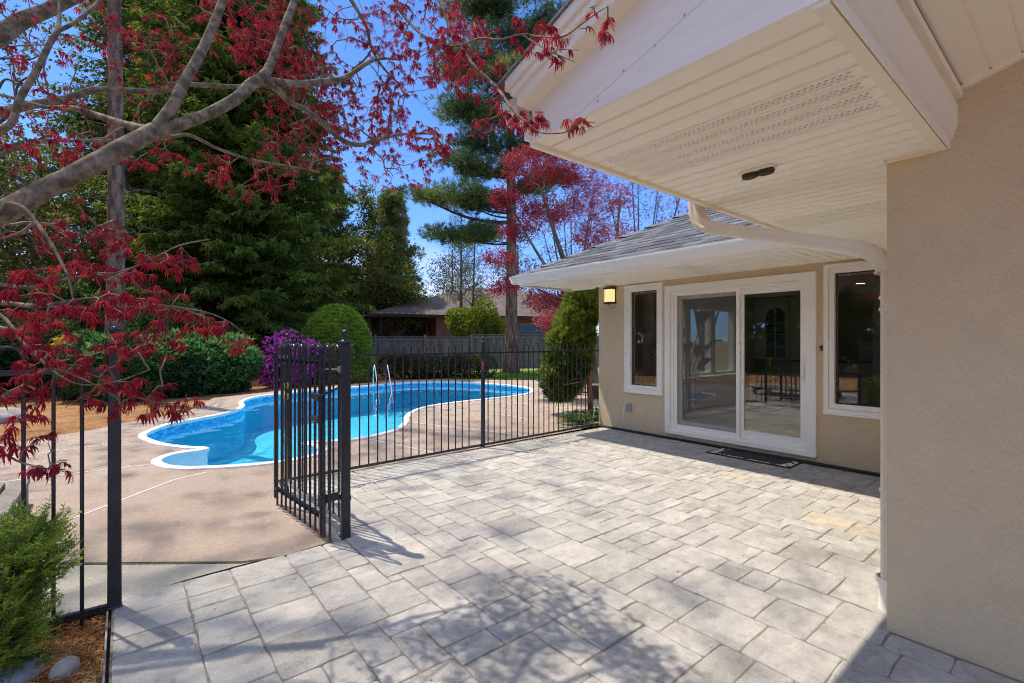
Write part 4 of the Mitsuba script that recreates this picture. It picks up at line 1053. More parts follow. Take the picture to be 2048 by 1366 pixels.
# ------------------------------------------------------------------ Japanese maple overhanging the patio
LIMBS = [
 [(-0.946,3.023,1.554,0.05537),(-0.651,2.655,1.683,0.04651),(-0.398,2.385,1.788,0.0377),(-0.324,2.35,1.83,0.03633),(-0.227,2.349,1.925,0.0338),(-0.123,2.354,2.02,0.03319),(-0.01,2.366,2.134,0.03264),(0.099,2.393,2.247,0.03093)],
 [(0.091,2.4,2.235,0.02427),(0.156,2.386,2.356,0.02245),(0.2,2.414,2.485,0.02069),(0.247,2.441,2.608,0.02004),(0.287,2.473,2.725,0.01932),(0.337,2.496,2.892,0.01734),(0.372,2.532,3.064,0.01646),(0.417,2.625,3.38,0.01321)],
 [(0.083,2.406,2.235,0.02763),(0.181,2.391,2.293,0.02378),(0.272,2.42,2.368,0.02356),(0.39,2.454,2.487,0.02472),(0.452,2.467,2.577,0.02532),(0.517,2.479,2.655,0.02202),(0.557,2.511,2.755,0.01849),(0.597,2.542,2.883,0.01756),(0.639,2.573,3.015,0.01794),(0.682,2.602,3.151,0.0169),(0.727,2.631,3.344,0.01436),(0.777,2.719,3.639,0.01046)],
 [(0.514,2.482,2.637,0.0188),(0.59,2.51,2.656,0.017),(0.688,2.533,2.692,0.0163),(0.798,2.573,2.758,0.0157),(0.931,2.594,2.832,0.0136),(1.074,2.606,2.974,0.0099),(1.154,2.606,3.026,0.0072),(1.257,2.586,3.05,0.0059)],
 [(0.517,2.479,2.627,0.0165),(0.575,2.496,2.611,0.0156),(0.649,2.565,2.601,0.015),(0.737,2.622,2.612,0.0144),(0.838,2.669,2.59,0.0149),(0.96,2.699,2.537,0.0141),(1.056,2.685,2.529,0.0115),(1.152,2.671,2.582,0.0088),(1.268,2.577,2.611,0.0073),(1.346,2.45,2.595,0.0057),(1.398,2.343,2.568,0.0042)],
 [(-0.905,3.957,2.508,0.0272),(-0.52,3.772,2.647,0.02176),(-0.401,3.74,2.707,0.02104),(-0.255,3.686,2.766,0.02032),(-0.148,3.664,2.84,0.01952),(-0.06,3.656,2.872,0.01872),(0.17,3.534,2.889,0.01664),(0.267,3.52,2.964,0.01576),(0.367,3.503,2.981,0.0148),(0.612,3.497,3.052,0.01296),(0.814,3.462,3.135,0.01072),(1,3.44,3.241,0.00824)],
 [(-0.563,2.712,1.883,0.01904),(-0.395,2.511,2.082,0.0128),(-0.34,2.466,2.144,0.01208),(-0.305,2.438,2.18,0.01136),(-0.288,2.45,2.27,0.0108),(-0.243,2.452,2.395,0.01024),(-0.212,2.465,2.505,0.00968),(-0.192,2.475,2.566,0.00904),(-0.19,2.538,2.664,0.00616),(-0.198,2.609,2.837,0.0048)],
 [(-0.192,2.475,2.566,0.00752),(-0.145,2.501,2.633,0.00696),(-0.095,2.525,2.722,0.00632),(-0.066,2.566,2.804,0.00568),(-0.027,2.599,2.934,0.00416)],
 [(-0.323,1.937,1.684,0.0068),(-0.25,1.814,1.734,0.0059),(-0.235,1.801,1.758,0.0059),(-0.204,1.776,1.75,0.0059),(-0.178,1.742,1.714,0.0052),(-0.151,1.708,1.667,0.0045),(-0.13,1.678,1.622,0.0038),(-0.116,1.653,1.587,0.0032),(-0.107,1.633,1.566,0.0028),(-0.101,1.628,1.535,0.0025),(-0.098,1.626,1.51,0.0019)],
 [(-0.178,1.742,1.708,0.0039),(-0.204,1.738,1.677,0.0032),(-0.24,1.741,1.656,0.0025),(-0.279,1.773,1.643,0.0019)],
 [(1.199,2.376,3.639,0.0217),(1.144,2.034,3.14,0.0144),(1.137,1.91,2.954,0.0115),(1.132,1.85,2.847,0.0101),(1.13,1.788,2.73,0.0099),(1.133,1.721,2.638,0.0086),(1.144,1.647,2.543,0.0073),(1.158,1.571,2.464,0.0066),(1.135,1.461,2.359,0.0058),(1.108,1.355,2.245,0.0046),(1.087,1.256,2.16,0.0035),(1.079,1.185,2.102,0.0029),(1.079,1.12,2.074,0.0024),(1.078,1.057,2.057,0.002),(1.076,1.007,2.062,0.0018),(1.076,0.969,2.069,0.0015)],
 [(1.041,2.375,3.344,0.0104),(1.055,2.171,3.031,0.0086),(1.07,2.069,2.906,0.0071),(1.077,1.96,2.8,0.0069),(1.092,1.883,2.737,0.0056),(1.11,1.74,2.666,0.0043),(1.098,1.556,2.603,0.004),(1.1,1.426,2.536,0.0034),(1.099,1.297,2.491,0.003),(1.082,1.183,2.42,0.0027),(1.07,1.063,2.356,0.0024),(1.052,0.975,2.338,0.0019),(1.048,0.913,2.336,0.0017),(1.053,0.871,2.338,0.0014)],
 [(1.099,1.297,2.491,0.0027),(1.088,1.203,2.406,0.0022),(1.085,1.115,2.333,0.0018),(1.099,1.04,2.276,0.0014)],
 [(0.925,2.985,3.897,0.0182),(1.019,2.908,3.594,0.0136),(1.114,2.832,3.382,0.0106),(1.149,2.803,3.291,0.0091),(1.172,2.784,3.17,0.0076),(1.231,2.736,3.048,0.0061),(1.302,2.679,2.958,0.0045)],
 [(-0.416,2.142,1.464,0.0117),(-0.302,1.92,1.498,0.0082),(-0.256,1.857,1.504,0.0067),(-0.189,1.764,1.493,0.0062),(-0.145,1.69,1.493,0.0057),(-0.109,1.634,1.5,0.0038),(-0.057,1.657,1.514,0.0026),(0.004,1.736,1.518,0.0025),(0.098,1.788,1.509,0.0023),(0.189,1.805,1.498,0.0021),(0.256,1.789,1.471,0.0018),(0.31,1.771,1.426,0.0016)],
 [(-0.422,2.275,1.532,0.0078),(-0.29,2.104,1.482,0.0053),(-0.226,2.013,1.391,0.0045),(-0.146,1.948,1.332,0.0037),(-0.055,1.913,1.288,0.0034),(0.016,1.919,1.234,0.0031),(0.103,1.875,1.203,0.0024),(0.166,1.837,1.215,0.0016)],
 [(-0.371,2.105,1.377,0.0066),(-0.276,2.002,1.442,0.0043),(-0.206,1.919,1.377,0.0036),(-0.149,1.861,1.314,0.0028),(-0.095,1.83,1.278,0.0021),(-0.019,1.819,1.282,0.0018),(0.063,1.817,1.315,0.0015)],
 [(-0.398,2.385,1.607,0.0084),(-0.242,2.258,1.582,0.0059),(-0.125,2.163,1.614,0.0042),(-0.021,2.079,1.627,0.0038),(0.069,2.005,1.671,0.0033),(0.147,1.942,1.721,0.0025),(0.225,1.879,1.741,0.0021)],
 [(-0.328,1.967,1.171,0.0069),(-0.26,1.886,1.242,0.0048),(-0.207,1.843,1.283,0.0041),(-0.165,1.809,1.324,0.0034),(-0.123,1.775,1.318,0.0027),(-0.061,1.763,1.28,0.0021),(-0.007,1.784,1.233,0.0017)],
 [(-0.323,1.937,1.12,0.0041),(-0.254,1.843,1.107,0.003),(-0.211,1.795,1.083,0.0023),(-0.169,1.748,1.072,0.002),(-0.149,1.731,1.068,0.0016),(-0.118,1.706,1.066,0.0013)],
 [(-0.48,3.482,2.338,0.01),(-0.324,3.356,2.401,0.0088),(-0.172,3.296,2.427,0.0077),(0.027,3.199,2.45,0.0065),(0.169,3.084,2.455,0.0052)],
 [(0.1,2.431,2.26,0.0183),(0.038,2.546,2.297,0.0157),(-0.045,2.742,2.374,0.0143),(-0.172,2.974,2.471,0.0126),(-0.292,3.201,2.527,0.0096),(-0.441,3.45,2.626,0.0075),(-0.601,3.709,2.717,0.0065)],
 [(0.1,2.431,2.233,0.0122),(0.164,2.508,2.276,0.0086),(0.233,2.581,2.326,0.0079),(0.361,2.67,2.323,0.0072),(0.504,2.747,2.332,0.0064),(0.661,2.813,2.362,0.0054),(0.894,2.882,2.392,0.0044)],
 [(-0.9,4.339,2.992,0.05848),(-0.651,4.136,3.138,0.05152),(-0.56,4.062,3.182,0.0468),(-0.477,4.06,3.303,0.04288),(-0.345,4.016,3.412,0.0364),(-0.207,3.969,3.539,0.03208),(0.033,3.839,3.732,0.02256)],
]
CLUSTERS = [(0.43,2.74,3.02,0.23,0.15,60),(0.83,3.06,3.29,0.3,0.24,70),(0.66,2.81,2.91,0.22,0.16,60),(0.96,3.09,2.98,0.28,0.22,80),(1.19,3.03,2.87,0.32,0.19,80),(0.85,3.04,2.68,0.27,0.18,60),(0.71,3.03,2.44,0.18,0.12,26),(0.56,3.03,2.29,0.23,0.08,22),(1.18,3.17,2.68,0.37,0.17,60),(1.35,2.77,2.67,0.25,0.14,44),(1.26,2.19,2.43,0.16,0.1,30),(1.17,2.66,3.23,0.18,0.2,40),(1.17,2.14,3.02,0.23,0.13,40),(1.17,1.89,2.72,0.18,0.14,44),(1.11,1.68,2.7,0.17,0.1,26),(1.1,1.55,2.46,0.12,0.12,20),(1.23,2.35,2.91,0.16,0.14,30),(1.21,2.62,2.85,0.15,0.15,26),(1.13,1.47,2.24,0.12,0.05,14),(1.1,1.25,2.15,0.07,0.03,8),(1.08,1.02,2.07,0.04,0.02,4),(1.09,1.12,2.35,0.06,0.04,8),(1.06,0.92,2.31,0.05,0.04,6),(1.11,1.29,2.49,0.11,0.04,10),(1.51,2.89,2.52,0.13,0.1,10),(1.32,3.18,2.52,0.24,0.07,10),(-0.18,3.11,2.95,0.34,0.1,22),(-0.3,2.82,2.56,0.15,0.17,10),(-0.24,3.03,2.4,0.28,0.11,18),(-0.3,2.82,2.2,0.17,0.08,10),(-0.14,2.69,2.2,0.15,0.06,14),(0.05,3.18,3.03,0.21,0.13,22),(0.03,3.07,2.69,0.15,0.15,10),(0.06,2.79,2.26,0.11,0.07,10),(0.17,2.7,2.28,0.09,0.07,6),(0.25,3.02,2.87,0.16,0.16,20),(0.37,2.92,2.3,0.13,0.1,12),(-0.23,3.02,1.87,0.23,0.09,24),(-0.03,2.6,1.83,0.08,0.08,14),(-0.06,2.11,1.63,0.17,0.04,16),(0.11,1.97,1.67,0.08,0.04,12),(-0.18,1.67,1.55,0.07,0.06,8),(-0.12,1.67,1.49,0.14,0.04,14),(-0.01,1.62,1.5,0.07,0.04,9),(0.08,1.87,1.53,0.09,0.06,10),(0.19,1.84,1.46,0.11,0.04,10),(0.27,1.8,1.41,0.07,0.04,6),(-0.19,1.87,1.38,0.13,0.08,14),(-0.08,1.87,1.38,0.13,0.07,14),(0.07,1.94,1.39,0.13,0.06,10),(-0.2,1.83,1.24,0.08,0.08,12),(-0.08,1.87,1.26,0.15,0.07,16),(0.03,1.91,1.22,0.09,0.06,10),(0.17,1.84,1.21,0.03,0.02,3),(0.07,1.88,1.17,0.09,0.02,5),(-0.2,1.81,1.14,0.07,0.04,6),(-0.17,1.75,1.07,0.05,0.01,4),(-0.14,1.72,1.08,0.03,0.03,2)]
LIMBS.append([(-1.55, 2.75, -0.12, 0.17), (-1.5, 2.8, 0.3, 0.14), (-1.38, 2.92, 0.8, 0.125), (-1.18, 3.03, 1.25, 0.085), (-0.946, 3.023, 1.554, 0.066)])
LIMBS.append([(-1.5, 2.8, 0.3, 0.09), (-1.75, 3.1, 1.1, 0.07), (-1.65, 3.0, 1.7, 0.055), (-1.25, 2.85, 2.0, 0.045), (-0.8, 2.75, 2.3, 0.03)])
rm = np.random.RandomState(21)
tree = thing('japanese_maple', 'red leaved Japanese maple reaching over the patio from the left', 'tree')
b = B(); limbmesh(LIMBS, b, 12, rm)
put('trunk', b, 'maple_bark', tree, label='grey brown limbs of the maple', smooth=60)
tg = []
for x, y, z, rh, rz, n in CLUSTERS:
    p, _ = ell((x, y, z), (rh, rh, rz), int(n * 1.25), rm); tg.append(p)
tg = np.vstack(tg)
# the crown goes on above and to the left of the view
for c, rad, n in (((-0.9, 2.6, 2.7), (1.0, 1.0, 0.4), 60), ((0.1, 2.3, 3.6), (1.1, 0.9, 0.35), 12), ((-1.2, 3.6, 2.6), (0.8, 0.9, 0.5), 50), ((-1.9, 2.0, 2.4), (0.9, 0.9, 0.5), 50), ((0.7, 3.3, 3.7), (0.8, 0.8, 0.3), 12)):
    p, _ = ell(c, rad, n, rm); tg = np.vstack([tg, p])
bare = []   # leafless twigs between the leafy ones
for x, y, z, rh, rz, n in CLUSTERS:
    p, _ = ell((x, y, z), (rh * 1.35, rh * 1.35, rz * 1.4), max(1, int(n * 0.4)), rm); bare.append(p)
bare = np.vstack(bare)
tw, nodes = grow(LIMBS, np.vstack([tg, bare]), rm, 0.0012, 0.42, 0.05, 0.006, bias=0.25)
tips = {tuple(np.round(p, 5)) for p in tg}
b = B(); twigmesh(tw, b, 4); put('twigs', b, 'twig_brown', tree, kind='stuff', label='thin twigs of the maple', smooth=True)


def maple_leaf(seed):
    """a young drooping leaf: seven long narrow folded lobes hanging from the end of a short stalk"""
    r = np.random.RandomState(seed); b = B()
    open_ = r.choice([0.08, 0.18, 0.3, 0.5, 0.85])
    st = np.array([[0, 0, 0], [0.006, 0, 0.006], [0.014, 0, 0.004]]); b.add(*tube(st, 0.0006, 3, cap=False))
    nl = 7
    for m in range(nl):
        a = (m - 3) * 0.62 + r.normal(0, 0.12); L = (0.062, 0.058, 0.045, 0.024)[abs(m - 3)] * r.uniform(0.85, 1.1)
        h = np.array([math.cos(a), math.sin(a), 0.0]); s = np.linspace(0, 1, 5)
        out = open_ * r.uniform(0.6, 1.2)
        ang = np.cumsum(np.r_[0, np.full(4, 1)]) / 4
        pitch = 0.5 * out - (1.75 - 0.7 * out) * ang ** 0.7
        stp = np.c_[np.cos(pitch)[:, None] * h[None, :2], np.sin(pitch)]
        c = np.array([0.014, 0, 0.004]) + np.vstack([[0, 0, 0], np.cumsum(stp[1:] * L / 4, 0)])
        wd = np.array([0.0008, 0.0029, 0.0036, 0.0024, 0.0]) * r.uniform(0.85, 1.15) * (0.75 if abs(m - 3) == 3 else 1)
        sd = np.array([-h[1], h[0], 0]) ; dn = np.array([0, 0, -0.6])
        V = np.vstack([c, c[:4] + (sd + dn * 0.5) * wd[:4, None], c[:4] + (-sd + dn * 0.5) * wd[:4, None]])
        F = []
        for q in range(3): F += [[q, q + 1, 6 + q], [q, 6 + q, 5 + q], [q, 9 + q, 10 + q], [q, 10 + q, q + 1]]
        F += [[3, 4, 8], [3, 12, 4]]
        b.add(V, F)
    return b.out()


LEAVES = [maple_leaf(100 + k) for k in range(10)]
spots = []
for P, R in tw:
    m = len(P)
    if tuple(np.round(P[-1], 5)) not in tips: continue
    for q in range(max(1, m - 3), m):
        for _ in range(rm.choice([2, 2, 3, 3]) if q == m - 1 else rm.choice([0, 1, 2, 2])):
            spots.append((P[q], P[q] - P[q - 1]))
mats = []
for p, d in spots:
    a = math.atan2(d[1], d[0]) + rm.normal(0, 1.1); ti, tj = rm.normal(0, 0.25, 2); s = rm.uniform(0.36, 0.74) * (1.08 if p[2] < 1.95 else 1.0)
    mats.append((T().translate([float(x) for x in p]).rotate([0, 0, 1], math.degrees(a)).rotate([0, 1, 0], math.degrees(ti)).rotate([1, 0, 0], math.degrees(tj)).scale(s), rm.randint(10), rm.randint(4)))
size = np.array([1 / np.linalg.norm(p - np.array([0, 0, 1.4])) if (0.631 * p[0] + 0.776 * p[1]) > 0.8 and abs(0.776 * p[0] - 0.631 * p[1]) < 1.05 * (0.631 * p[0] + 0.776 * p[1]) and abs(p[2] - 1.4) < 0.7 * (0.631 * p[0] + 0.776 * p[1]) else 0 for p, d in spots])
order = np.argsort(-size)
leaf_ply = {}
restl = [B() for _ in range(4)]
for rank, q in enumerate(order):
    M_, vi, ci = mats[q]
    if rank < 300:
        if (vi, ci) not in leaf_ply: leaf_ply[vi, ci] = mikit.ply(LEAVES[vi], f'surface_maple_leaf_tone{ci}')
        scene[key_of('leaf', tree)] = {**leaf_ply[vi, ci], 'to_world': M_}
    else:
        m = np.array(M_.matrix, float); V, F = LEAVES[vi]; restl[ci].add(V @ m[:3, :3].T + m[:3, 3], F)
fo = B(); fc = []
for ci, c in enumerate(((0.38, 0.032, 0.055), (0.28, 0.027, 0.05), (0.47, 0.045, 0.055), (0.33, 0.038, 0.078))):
    v, f = restl[ci].out(); fo.add(v, f); fc.append(np.tile(c, (len(v), 1)))
put('foliage', fo, 'maple_leaf', tree, kind='stuff', label='smaller red leaves of the maple', color=np.vstack(fc))

# ------------------------------------------------------------------ trees beyond the pool
NEEDLE_G = [(0.08, 0.12, 0.028), (0.135, 0.20, 0.038), (0.21, 0.285, 0.052), (0.28, 0.34, 0.07)]


def spruce(x, y, h, R0, z0, label, seed, pal, group=None, dens=1.0, curve=0.75, nb=9, trunk_r=0.25):
    r = np.random.RandomState(seed); t = thing('spruce_tree', label, 'tree', group)
    s = np.linspace(0, 1, 12); put('trunk', tube(np.c_[x + 0 * s, y + 0 * s, h * s - 0.1], trunk_r * (1 - s) + 0.02, 8), 'pine_bark', t, smooth=True)
    P, D, bb = [], [], B()
    z = z0
    while z < h - 0.2:
        f = (z - z0) / (h - z0); R = R0 * (1 - f) ** curve * r.uniform(0.8, 1.12)
        for k in range(nb):
            a = r.uniform(0, 2 * math.pi); Rk = R * r.uniform(0.55, 1.1); m = max(4, int(Rk / 0.16 * dens))
            q = np.linspace(0.08, 1, m); d = np.array([math.cos(a), math.sin(a)]); sd = np.array([-d[1], d[0]])
            zz = z - Rk * (r.uniform(0.25, 0.5) * q - 0.16 * q ** 3) + r.uniform(-.45, .45)
            c = np.c_[x + d[0] * Rk * q, y + d[1] * Rk * q, zz]
            bb.add(*tube(c[[0, m // 2, m - 1]], [0.03 * (1 - f) + 0.008, 0.02, 0.006], 3, cap=False))
            for side in range(3):
                w = r.normal(0, 0.16, m) * (0.4 + 1.1 * Rk / 3 * (1 - 0.5 * q))
                P.append(c + np.c_[sd[0] * w, sd[1] * w, -np.abs(w) * 0.5 - r.uniform(0, 0.12, m)])
                D.append(np.c_[d[0] * 0.9 + sd[0] * np.sign(w) * 0.5, d[1] * 0.9 + sd[1] * np.sign(w) * 0.5, np.full(m, -0.75)])
        z += r.uniform(0.22, 0.40) / dens ** 0.5
    P, D = np.vstack(P), unit(np.vstack(D))
    V, F, ids = tufts(P, D, 7, 0.30, 0.06, 0.5, r, 0.25)
    put('crown', (V, F), 'needles', t, color=colours(P, ids, pal, r, 0.9))
    put('branches', bb, 'dark_twig', t, kind='stuff')
    return t


def pine(x, y, h, plates, label, seed, pal, tr0, lean=(0, 0), group=None, L=0.26, nt=2600, bark_='pine_bark', stubs=0, w=0.03, z_low=2.5, puff=1.0, halfway=False):
    """plates: (dx, dy, z, rx, rz, weight); clouds of needle tufts carried by branches from the trunk"""
    r = np.random.RandomState(seed); t = thing('pine_tree', label, 'tree', group)
    s = np.linspace(0, 1, 22)
    P0 = np.c_[x + lean[0] * s ** 1.5 + 0.04 * np.sin(7 * s), y + lean[1] * s ** 1.5, h * s - 0.12]
    put('trunk', tube(P0, tr0 * (1 - 0.86 * s) * (1 + 0.5 * np.exp(-s * 40)), 12), bark_, t, smooth=True)
    if halfway: plates = plates + [(p[0] * 0.45, p[1] * 0.45, p[2] - 0.12, p[3] * 0.7, p[4] * 0.8, p[5] * 0.45) for p in plates if math.hypot(p[0], p[1]) > 1.2]
    tot = sum(p[5] for p in plates); bb = B(); PP, DD = [], []
    for dx, dy, z, rx, rz, wt in plates:
        n = int(nt * wt / tot); zi = np.interp(z - 0.15 * math.hypot(dx, dy), P0[:, 2], np.arange(22)); i = int(np.clip(zi, 0, 20)); base = P0[i] + (P0[i + 1] - P0[i]) * (zi - i)
        c = np.array([x + dx, y + dy, z])
        cen = [ell(c, (rx, rx, rz), 1, r)[0][0] for _ in range(max(3, int(n / 45)))]
        q = np.linspace(0, 1, 7)[:, None]; mid = base + (c - base) * q + np.array([0, 0, -0.10]) * np.linalg.norm(c - base) * np.sin(np.pi * q) * 0.8
        rb = 0.02 + 0.016 * np.linalg.norm(c - base)
        bb.add(*tube(mid, np.linspace(rb, rb * 0.4, 7), 6))
        for e in cen:
            j = r.randint(3, 7); k2 = np.linspace(0, 1, 4)[:, None]; bb.add(*tube(mid[j] + (e - mid[j]) * k2 + r.normal(0, 0.05, (4, 3)) * k2 * (1 - k2), [rb * 0.35, 0.014, 0.01, 0.006], 4, cap=False))
        m = n // len(cen)
        for e in cen:
            p, d = ell(e, (puff * (rx * 0.34 + 0.12), puff * (rx * 0.34 + 0.12), puff * (rz * 0.42 + 0.08)), m, r); PP.append(p); DD.append(unit(d * 0.6 + np.array([0, 0, 0.6])))
    for k in range(stubs):
        z = r.uniform(z_low, h * 0.75); a = r.uniform(0, 6.28); ln = r.uniform(0.5, 2.0); i = int(z / h * 21)
        q = np.linspace(0, 1, 5); c = np.c_[P0[i, 0] + math.cos(a) * ln * q, P0[i, 1] + math.sin(a) * ln * q, z - 0.25 * ln * q + 0.05 * np.sin(q * 9)]
        bb.add(*tube(c, np.linspace(0.02, 0.005, 5), 4, cap=False))
        for _ in range(4):
            e = c[r.randint(1, 5)]; d = r.normal(0, 0.35, 3); bb.add(*tube(np.array([e, e + d * 0.5 + [0, 0, 0.04], e + d]), [0.007, 0.005, 0.002], 3, cap=False))
    P, D = np.vstack(PP), np.vstack(DD)
    V, F, ids = tufts(P, D, 9, L, w, 0.55, r)
    put('crown', (V, F), 'needles', t, color=colours(P, ids, pal, r, 0.8))
    put('branches', bb, 'dark_twig', t, kind='stuff')
    return t


def broadleaf(name, x, y, limbs, clumps, label, seed, pal, leaf=0.09, per=14, group=None, r0=0.006, bark_='grey_bark', twig='twig_grey', cat='tree', fo='leafy', seg=0.3, lw=0.55, spread=0.9, jit=0.18, tot_sc=1.0):
    """limbs: traced trunk and boughs; clumps: (x, y, z, rh, rz, twig ends)"""
    r = np.random.RandomState(seed); t = thing(name, label, cat, group)
    b = B(); limbmesh(limbs, b, 8, r); put('trunk', b, bark_, t, smooth=True)
    tg = np.vstack([ell(c[:3], (c[3], c[3], c[4]), int(c[5]), r)[0] for c in clumps])
    tw, nodes = grow(limbs, tg, r, r0, 0.42, seg, 0.03 * seg / 0.1, bias=0.3)
    b = B(); twigmesh(tw, b, 3); put('twigs', b, twig, t, kind='stuff')
    if per > 0:
        P, D = [], []
        for q, R in tw:
            e = q[-1]; m = r.poisson(per)
            if m: P.append(e + r.normal(0, leaf * 1.6, (m, 3))); D.append(r.normal(size=(m, 3)) + [0, 0, 0.1])
        P, D = np.vstack(P), unit(np.vstack(D))
        V, F, ids = tufts(P, D, 2, leaf, leaf * lw, spread, r, 0.15)
        put('crown', (V, F), fo, t, color=colours(P, ids, pal, r, 1.0, jit))
    return t


def trunk_limbs(x, y, h, r0, n, spread, seed, z_fork=0.3, lean=(0, 0)):
    r = np.random.RandomState(seed)
    main = [(x + lean[0] * s, y + lean[1] * s, -0.1 + h * s, r0 * (1 - 0.8 * s) + 0.01) for s in np.linspace(0, 1, 7)]
    out = [main]
    for k in range(n):
        s = r.uniform(z_fork, 0.85); a = k * 2.4 + r.uniform(-.5, .5); ln = spread * (1.15 - s) * r.uniform(0.7, 1.2); rr_ = r0 * (1 - 0.8 * s) * 0.55
        p = np.array([x + lean[0] * s, y + lean[1] * s, -0.1 + h * s]); d = np.array([math.cos(a), math.sin(a), 0])
        out.append([(*(p + d * ln * q + np.array([0, 0, ln * (0.75 * q ** 0.8)]) + r.normal(0, 0.05 * ln, 3) * (q > 0)), rr_ * (1 - 0.8 * q) + 0.006) for q in (0, 0.25, 0.5, 0.75, 1.0)])
    return out


spruce(4.4, 25.1, 24.5, 5.6, 0.8, 'huge dark spruce behind the purple azalea and the rhododendrons', 31, NEEDLE_G, dens=1.25, nb=12, curve=0.36)
spruce(1.1, 31.3, 27, 5.0, 1.0, 'second dark spruce standing behind the bare pine trunk', 32, NEEDLE_G, dens=0.8, nb=10, curve=0.4)
pine(-0.17, 15.35, 23.5, [(-1.6, 0.3, 12.4, 1.5, 0.5, 1), (1.8, -0.5, 13.4, 1.7, 0.5, 1.1), (0.4, -2.2, 14.6, 1.9, 0.55, 1.3), (-2.0, -0.9, 15.8, 1.8, 0.55, 1.2), (1.9, 0.8, 16.8, 1.7, 0.5, 1.1), (-0.6, -1.9, 18.0, 1.8, 0.5, 1.2), (1.2, -1.4, 19.2, 1.6, 0.5, 1.1), (-1.2, 0.6, 20.2, 1.5, 0.5, 1), (0.3, -0.5, 21.6, 1.4, 0.5, 1), (0.1, 0, 23, 0.9, 0.5, .7)],
     'tall pine with a bare reddish brown trunk left of the huge spruce', 33, [(0.065, 0.078, 0.0325), (0.104, 0.117, 0.0455), (0.143, 0.143, 0.0585)], 0.205, nt=520, puff=1.9, stubs=46, z_low=4.0)
r_ = np.random.RandomState(36)
pine(-5.2, 12.2, 24.0, [(r_.uniform(-1.2, 3.7), r_.uniform(-4.8, 2.2), 12.5 + 11 * q / 25, r_.uniform(1.0, 1.7), 0.4, 1) for q in range(26)],
     'tall pine outside the left edge of the view, dappling the deck with shade', 36, [(0.05, 0.06, 0.025), (0.08, 0.09, 0.035), (0.11, 0.11, 0.045)], 0.24, nt=850, stubs=10, z_low=8.0, puff=3.0)
pine(13.84, 17.1, 21.5, [(-2.6, 0.5, 7.7, 1.45, 0.30, 1.2), (-4.1, 0.9, 7.5, 0.7, 0.22, 0.35), (-1.9, 1.3, 6.25, 1.5, 0.24, 1.0), (-0.5, 0.8, 6.6, 0.9, 0.3, 0.4), (-2.0, 0.5, 9.2, 1.3, 0.34, 1.0), (-0.8, 0.8, 10.2, 1.5, 0.5, 1.3), (-1.8, 0.4, 11.6, 1.5, 0.5, 1.4), (1.6, -1.0, 10.6, 1.5, 0.5, 1.2), (1.5, -0.9, 8.8, 1.2, 0.35, 0.8), (-0.4, -0.9, 12.8, 1.6, 0.55, 1.6), (-1.9, 0.9, 13.9, 1.4, 0.5, 1.3), (1.3, -0.9, 13.2, 1.5, 0.5, 1.3), (0.3, 0.6, 15.2, 1.7, 0.6, 1.6), (-1.4, 0.8, 16.6, 1.5, 0.5, 1.4), (1.7, -1.2, 15.9, 1.5, 0.5, 1.3), (0, 0, 18.0, 1.7, 0.6, 1.5), (0.4, -0.2, 19.8, 1.2, 0.6, 1.1), (0, 0, 21.3, 0.7, 0.5, 0.5)],
     'tall white pine with a thick grey trunk beside the board fence', 35, [(0.07, 0.13, 0.06), (0.11, 0.18, 0.07), (0.18, 0.25, 0.09), (0.26, 0.31, 0.1)], 0.31, nt=18000, L=0.27, w=0.024, bark_='pine_bark', stubs=14, z_low=5, puff=1.25, halfway=True)
# mixed trees behind the bungalow
YG = [(0.075, 0.112, 0.025), (0.138, 0.175, 0.035), (0.213, 0.237, 0.0438), (0.275, 0.275, 0.0625)]
for k_, (x, y, h, R, sd) in enumerate(((11.2, 34.0, 13.2, 2.2, 51), (9.4, 37.5, 12.0, 2.4, 52), (15.6, 33.6, 12.6, 2.0, 53))):
    pine(x, y, h, [(math.cos(q * 2.4) * R * (1 - q / 24), math.sin(q * 2.4) * R * (1 - q / 24), 2.0 + q * (h - 2.4) / 21, 1.7 * (1 - q / 34), 0.6, 1) for q in range(22)],
         ['broad dark pine above the clipped round yew', 'dark pine between the spruce and the clipped yew', 'bushy pine above the left end of the bungalow roof'][k_], sd,
         [(0.0884, 0.147, 0.0589), (0.161, 0.22, 0.0707), (0.251, 0.295, 0.0884), (0.353, 0.324, 0.133)], 0.2, nt=6000, L=0.40, w=0.045, puff=1.35)
lb = trunk_limbs(13.0, 31.6, 9.5, 0.16, 9, 3.2, 5)
broadleaf('maple_tree', 13.0, 31.6, lb, [(13.0, 31.6, 10.4, 0.8, 1.9, 70), (12.6, 31.6, 7.6, 2.0, 1.6, 130), (14.0, 31.4, 5.4, 2.2, 1.6, 150), (11.6, 31.8, 4.6, 1.8, 1.5, 120), (15.6, 31.0, 4.6, 1.5, 1.2, 80)],
          'yellow green spring tree above the left end of the bungalow roof', 61, YG, leaf=0.17, per=18, r0=0.008)
for k_, (x, y, h, sd, lab) in enumerate(((16.4, 25.2, 9.6, 71, 'slim open tree rising left of the lime green shrub behind the fence'), (17.5, 25.7, 8.6, 72, 'slim open tree with a leaning stem right behind the lime green shrub'))):
    lb = trunk_limbs(x, y, h, 0.10, 12, 2.4, sd, 0.35, lean=(0.3 * k_, 0))
    broadleaf('young_tree', x, y, lb, [(x, y, h * 0.55, 1.7, 1.4, 90), (x - 0.2, y, h * 0.85, 1.2, 1.4, 70)], lab, sd, [(0.08, 0.12, 0.05), (0.13, 0.16, 0.06), (0.17, 0.14, 0.08)], leaf=0.15, per=15, r0=0.006, lw=0.2)
